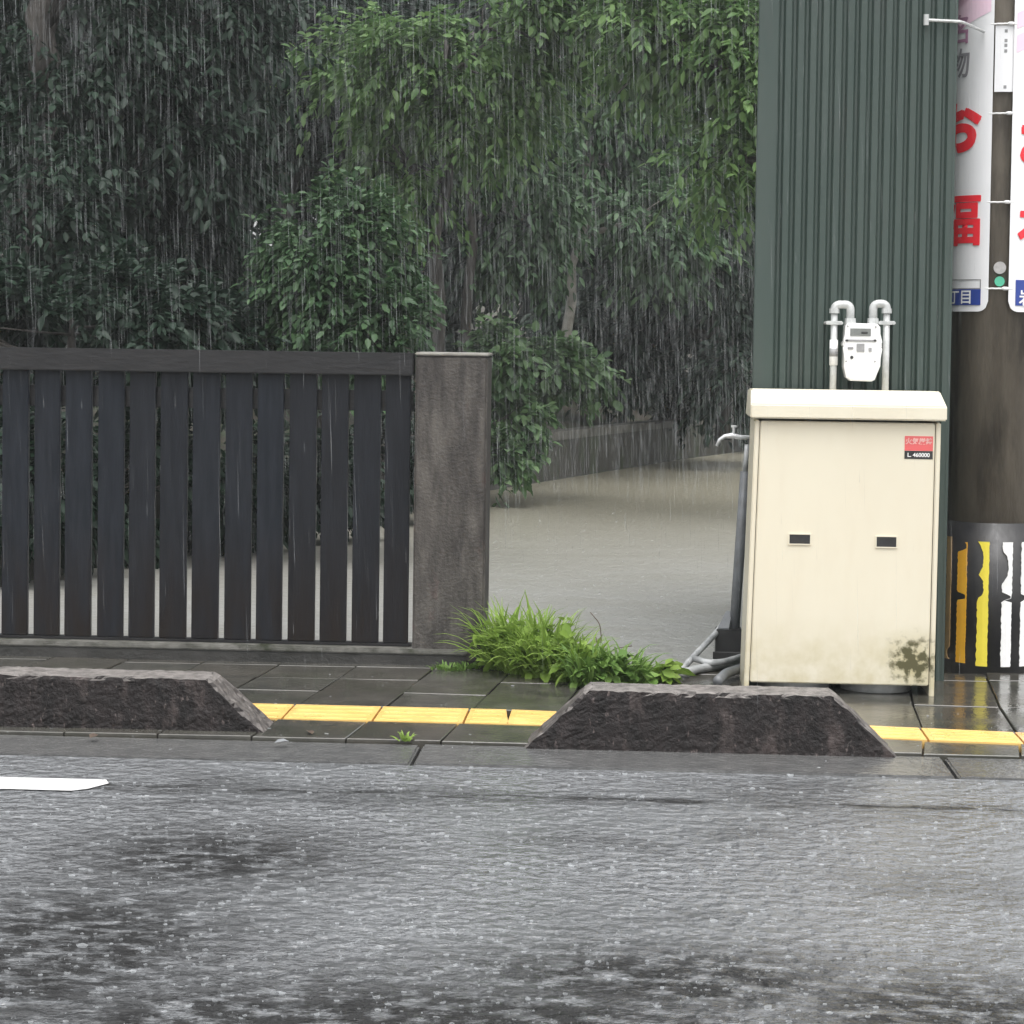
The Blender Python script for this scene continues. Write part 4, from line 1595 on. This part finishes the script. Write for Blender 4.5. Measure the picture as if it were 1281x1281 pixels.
weed('lush bright green weed clump against the foot of the pillar', [(632, 838, .055), (655, 842, .075), (682, 846, .07)], 'weed',
     tall=((668, 838, 662, 740, .011), (674, 838, 655, 765, .007), (640, 836, 628, 772, .008)), broad=60, bl=(.14, .32), count=170, bw=.0062, bend_=1.0)
weed('tall pointed grass tuft in the middle of the weeds', [(708, 850, .06), (725, 853, .06)], 'weed',
     tall=((704, 848, 722, 762, .010), (700, 848, 694, 780, .007), (716, 850, 712, 790, .008)), broad=30, bl=(.10, .24), bw=.008, count=110)
weed('lower broad leaved weed beside the kerb block end', [(735, 858, .06), (760, 858, .05), (785, 858, .05)], 'weed_dark',
     tall=(), broad=30, bl=(.09, .21), bw=.008, count=90)
weed('small single weed sprig at the outer end of the clump', [(826, 853, .025)], 'weed', broad=22, bl=(.06, .10), bw=.012, count=14)
weed('flat mossy weed along the fence base', [(560, 838, .07), (585, 836, .05)], 'weed_dark', broad=0, bl=(.015, .04), bw=.004, count=60)
weed('tiny yellowish weed growing from the kerb joint between the two kerb blocks', [(507, 927, .018)], 'weed', broad=0, bl=(.015, .04), bw=.005, count=26)
for px_, py_, rz_, m_, lab in ((352, 928, .4, 'pvc', 'grey wet leaf on the gutter by the sloped end of the fence side kerb block'), (118, 921, 1.2, 'twig', 'brown fallen leaf stuck at the foot of the fence side kerb block'), (388, 916, 2.0, 'twig', 'brown wet leaf lying on the pavement below the yellow guide tiles')):
    p = G(px_, py_, SW + .004)
    bm = bmesh.new()
    ring = [bm.verts.new((p.x + math.cos(rz_) * a_ - math.sin(rz_) * b_, p.y - .01 + math.sin(rz_) * a_ + math.cos(rz_) * b_, p.z + c_)) for a_, b_, c_ in ((-.022, 0, 0), (-.008, -.012, .004), (.01, -.010, .006), (.026, 0, .002), (.01, .011, .010), (-.008, .012, .008))]
    bm.faces.new((ring[0], ring[1], ring[2], ring[3]))
    bm.faces.new((ring[0], ring[3], ring[4], ring[5]))
    tag(obj('fallen_leaf', bm, MT[m_]), lab, 'leaf', 'fallen leaves by the kerb')
tw_ = thing('dry_stalk', 'thin dry brown stalks leaning out of the weeds over the flooded lane', 'stalk', G(745, 853, SW))
for pts in (((742, 850), (752, 800), (750, 780), (738, 766)), ((748, 852), (765, 812), (790, 808)), ((744, 852), (748, 815), (745, 797))):
    y0 = G(745, 853, SW).y
    q = [PY(x_, y_, y0) for x_, y_ in pts]
    obj('stalk', tube(bmesh.new(), bend(q, .02, 4), .0018, 6), MT['twig'], tw_, True)

# ------------------------------------------------------------------ rain: drops in the air, splashes on road and pavement
def rain():
    K = 90000
    d = rng.uniform(9.0 ** 2, 21 ** 2, K) ** .5
    d[:1200] = rng.uniform(5.5, 9, 1200)
    px = rng.uniform(-120, 1400, K)
    py = rng.uniform(-150, 1150, K)
    P = np.array([tuple(PD(a_, b_, c_)) for a_, b_, c_ in zip(px, py, d)])
    L_ = .03 + .22 * rng.random(K) ** 1.6
    w = (.0005 + .0024 * rng.random(K) ** 2.5) * (d / 12)
    lean = np.stack([-.035 + rng.normal(0, .008, K), rng.normal(0, .01, K), np.ones(K)], 1)
    ok = P[:, 2] > .3
    P, L_, w, lean = P[ok], L_[ok], w[ok], lean[ok]
    K = len(P)
    V = np.empty((K, 5, 3))
    V[:, 0] = P + lean * L_[:, None]
    V[:, 1] = P - lean * (L_ * .25)[:, None]
    for k_ in range(3):
        a_ = 2 * math.pi * k_ / 3
        V[:, 2 + k_] = P + np.stack([np.cos(a_) * w, np.sin(a_) * w, np.zeros(K)], 1)
    b_ = np.arange(K)[:, None] * 5
    T = np.concatenate([b_ + np.array([[x_]]).reshape(1, 3) for x_ in ((0, 2, 3), (0, 3, 4), (0, 4, 2), (1, 3, 2), (1, 4, 3), (1, 2, 4))])
    o = link('rain', np_mesh('rain', V.reshape(-1, 3), None, T), MT['rain'])
    tag(o, 'heavy rain falling in front of the fence and trees', None, None, 'stuff')


def splashes():
    pts = []
    for _ in range(5200):
        px, py = random.uniform(-40, 1320), 1300 - random.random() ** .8 * 345
        p = G(px, py)
        if p.y < Y_ROAD:
            pts.append((p, 1.0))
    for _ in range(260):
        px, py = random.uniform(-20, 1300), random.uniform(835, 965)
        p = G(px, py, SW)
        if Y_ROAD < p.y < Y_LANE - .05:
            pts.append((p, .8))
    for _ in range(1600):
        px, py = random.uniform(600, 930), random.uniform(620, 835)
        p = G(px, py, -.02)
        pts.append((p, .8))
    Vs, Qs, Ts = [], [], []
    for p, s in pts:
        big_ = random.random() < .06
        r_ = random.uniform(.0022, .0050) * s * (1.7 if big_ else 1)
        h_ = r_ * random.uniform(.3, .9)
        n = 8
        o0 = len(Vs)
        ex = random.uniform(.8, 1.5)
        for k_ in range(n):
            a_ = 2 * math.pi * k_ / n
            Vs.append((p.x + math.cos(a_) * r_ * .8 * ex, p.y + math.sin(a_) * r_ * .8, p.z - .001))
        for k_ in range(n):
            a_ = 2 * math.pi * k_ / n
            rr = r_ * random.uniform(1.0, 1.35)
            Vs.append((p.x + math.cos(a_) * rr * ex, p.y + math.sin(a_) * rr, p.z + h_ * random.uniform(.35, 1.2)))
        for k_ in range(n):
            Qs.append((o0 + k_, o0 + (k_ + 1) % n, o0 + n + (k_ + 1) % n, o0 + n + k_))
        if random.random() < .4:        # a loose droplet above the crown
            dx, dy, dz = p.x + random.uniform(-1, 1) * r_, p.y, p.z + h_ + random.uniform(.002, .02)
            q_ = random.uniform(.0008, .0016)
            o1 = len(Vs)
            Vs += [(dx, dy, dz + q_ * 1.5), (dx - q_, dy - q_, dz), (dx + q_, dy - q_, dz), (dx, dy + q_, dz), (dx, dy, dz - q_ * 1.5)]
            Ts += [(o1, o1 + 1, o1 + 2), (o1, o1 + 2, o1 + 3), (o1, o1 + 3, o1 + 1), (o1 + 4, o1 + 2, o1 + 1), (o1 + 4, o1 + 3, o1 + 2), (o1 + 4, o1 + 1, o1 + 3)]
    o = link('rain_splashes', np_mesh('rain_splashes', Vs, Qs, Ts), MT['splash'])
    tag(o, 'small splashes thrown up by rain on the road', None, None, 'stuff')


rain()
splashes()

# ------------------------------------------------------------------ rain haze
if HAZE:
    hm = bpy.data.materials.new('rain_haze')
    hm.use_nodes = True
    t = hm.node_tree
    t.nodes.remove(t.nodes['Principled BSDF'])
    pv = N(t, 'ShaderNodeVolumePrincipled')
    pv.inputs['Color'].default_value = (.92, .95, .95, 1)
    pv.inputs['Density'].default_value = HAZE
    pv.inputs['Anisotropy'].default_value = 0.2
    t.links.new(pv.outputs[0], t.nodes['Material Output'].inputs['Volume'])
    bm = box(bmesh.new(), (-152, -152, -1.2), (152, 202, 9.5))
    hz = obj('haze', bm, hm)
    hz['kind'] = 'stuff'
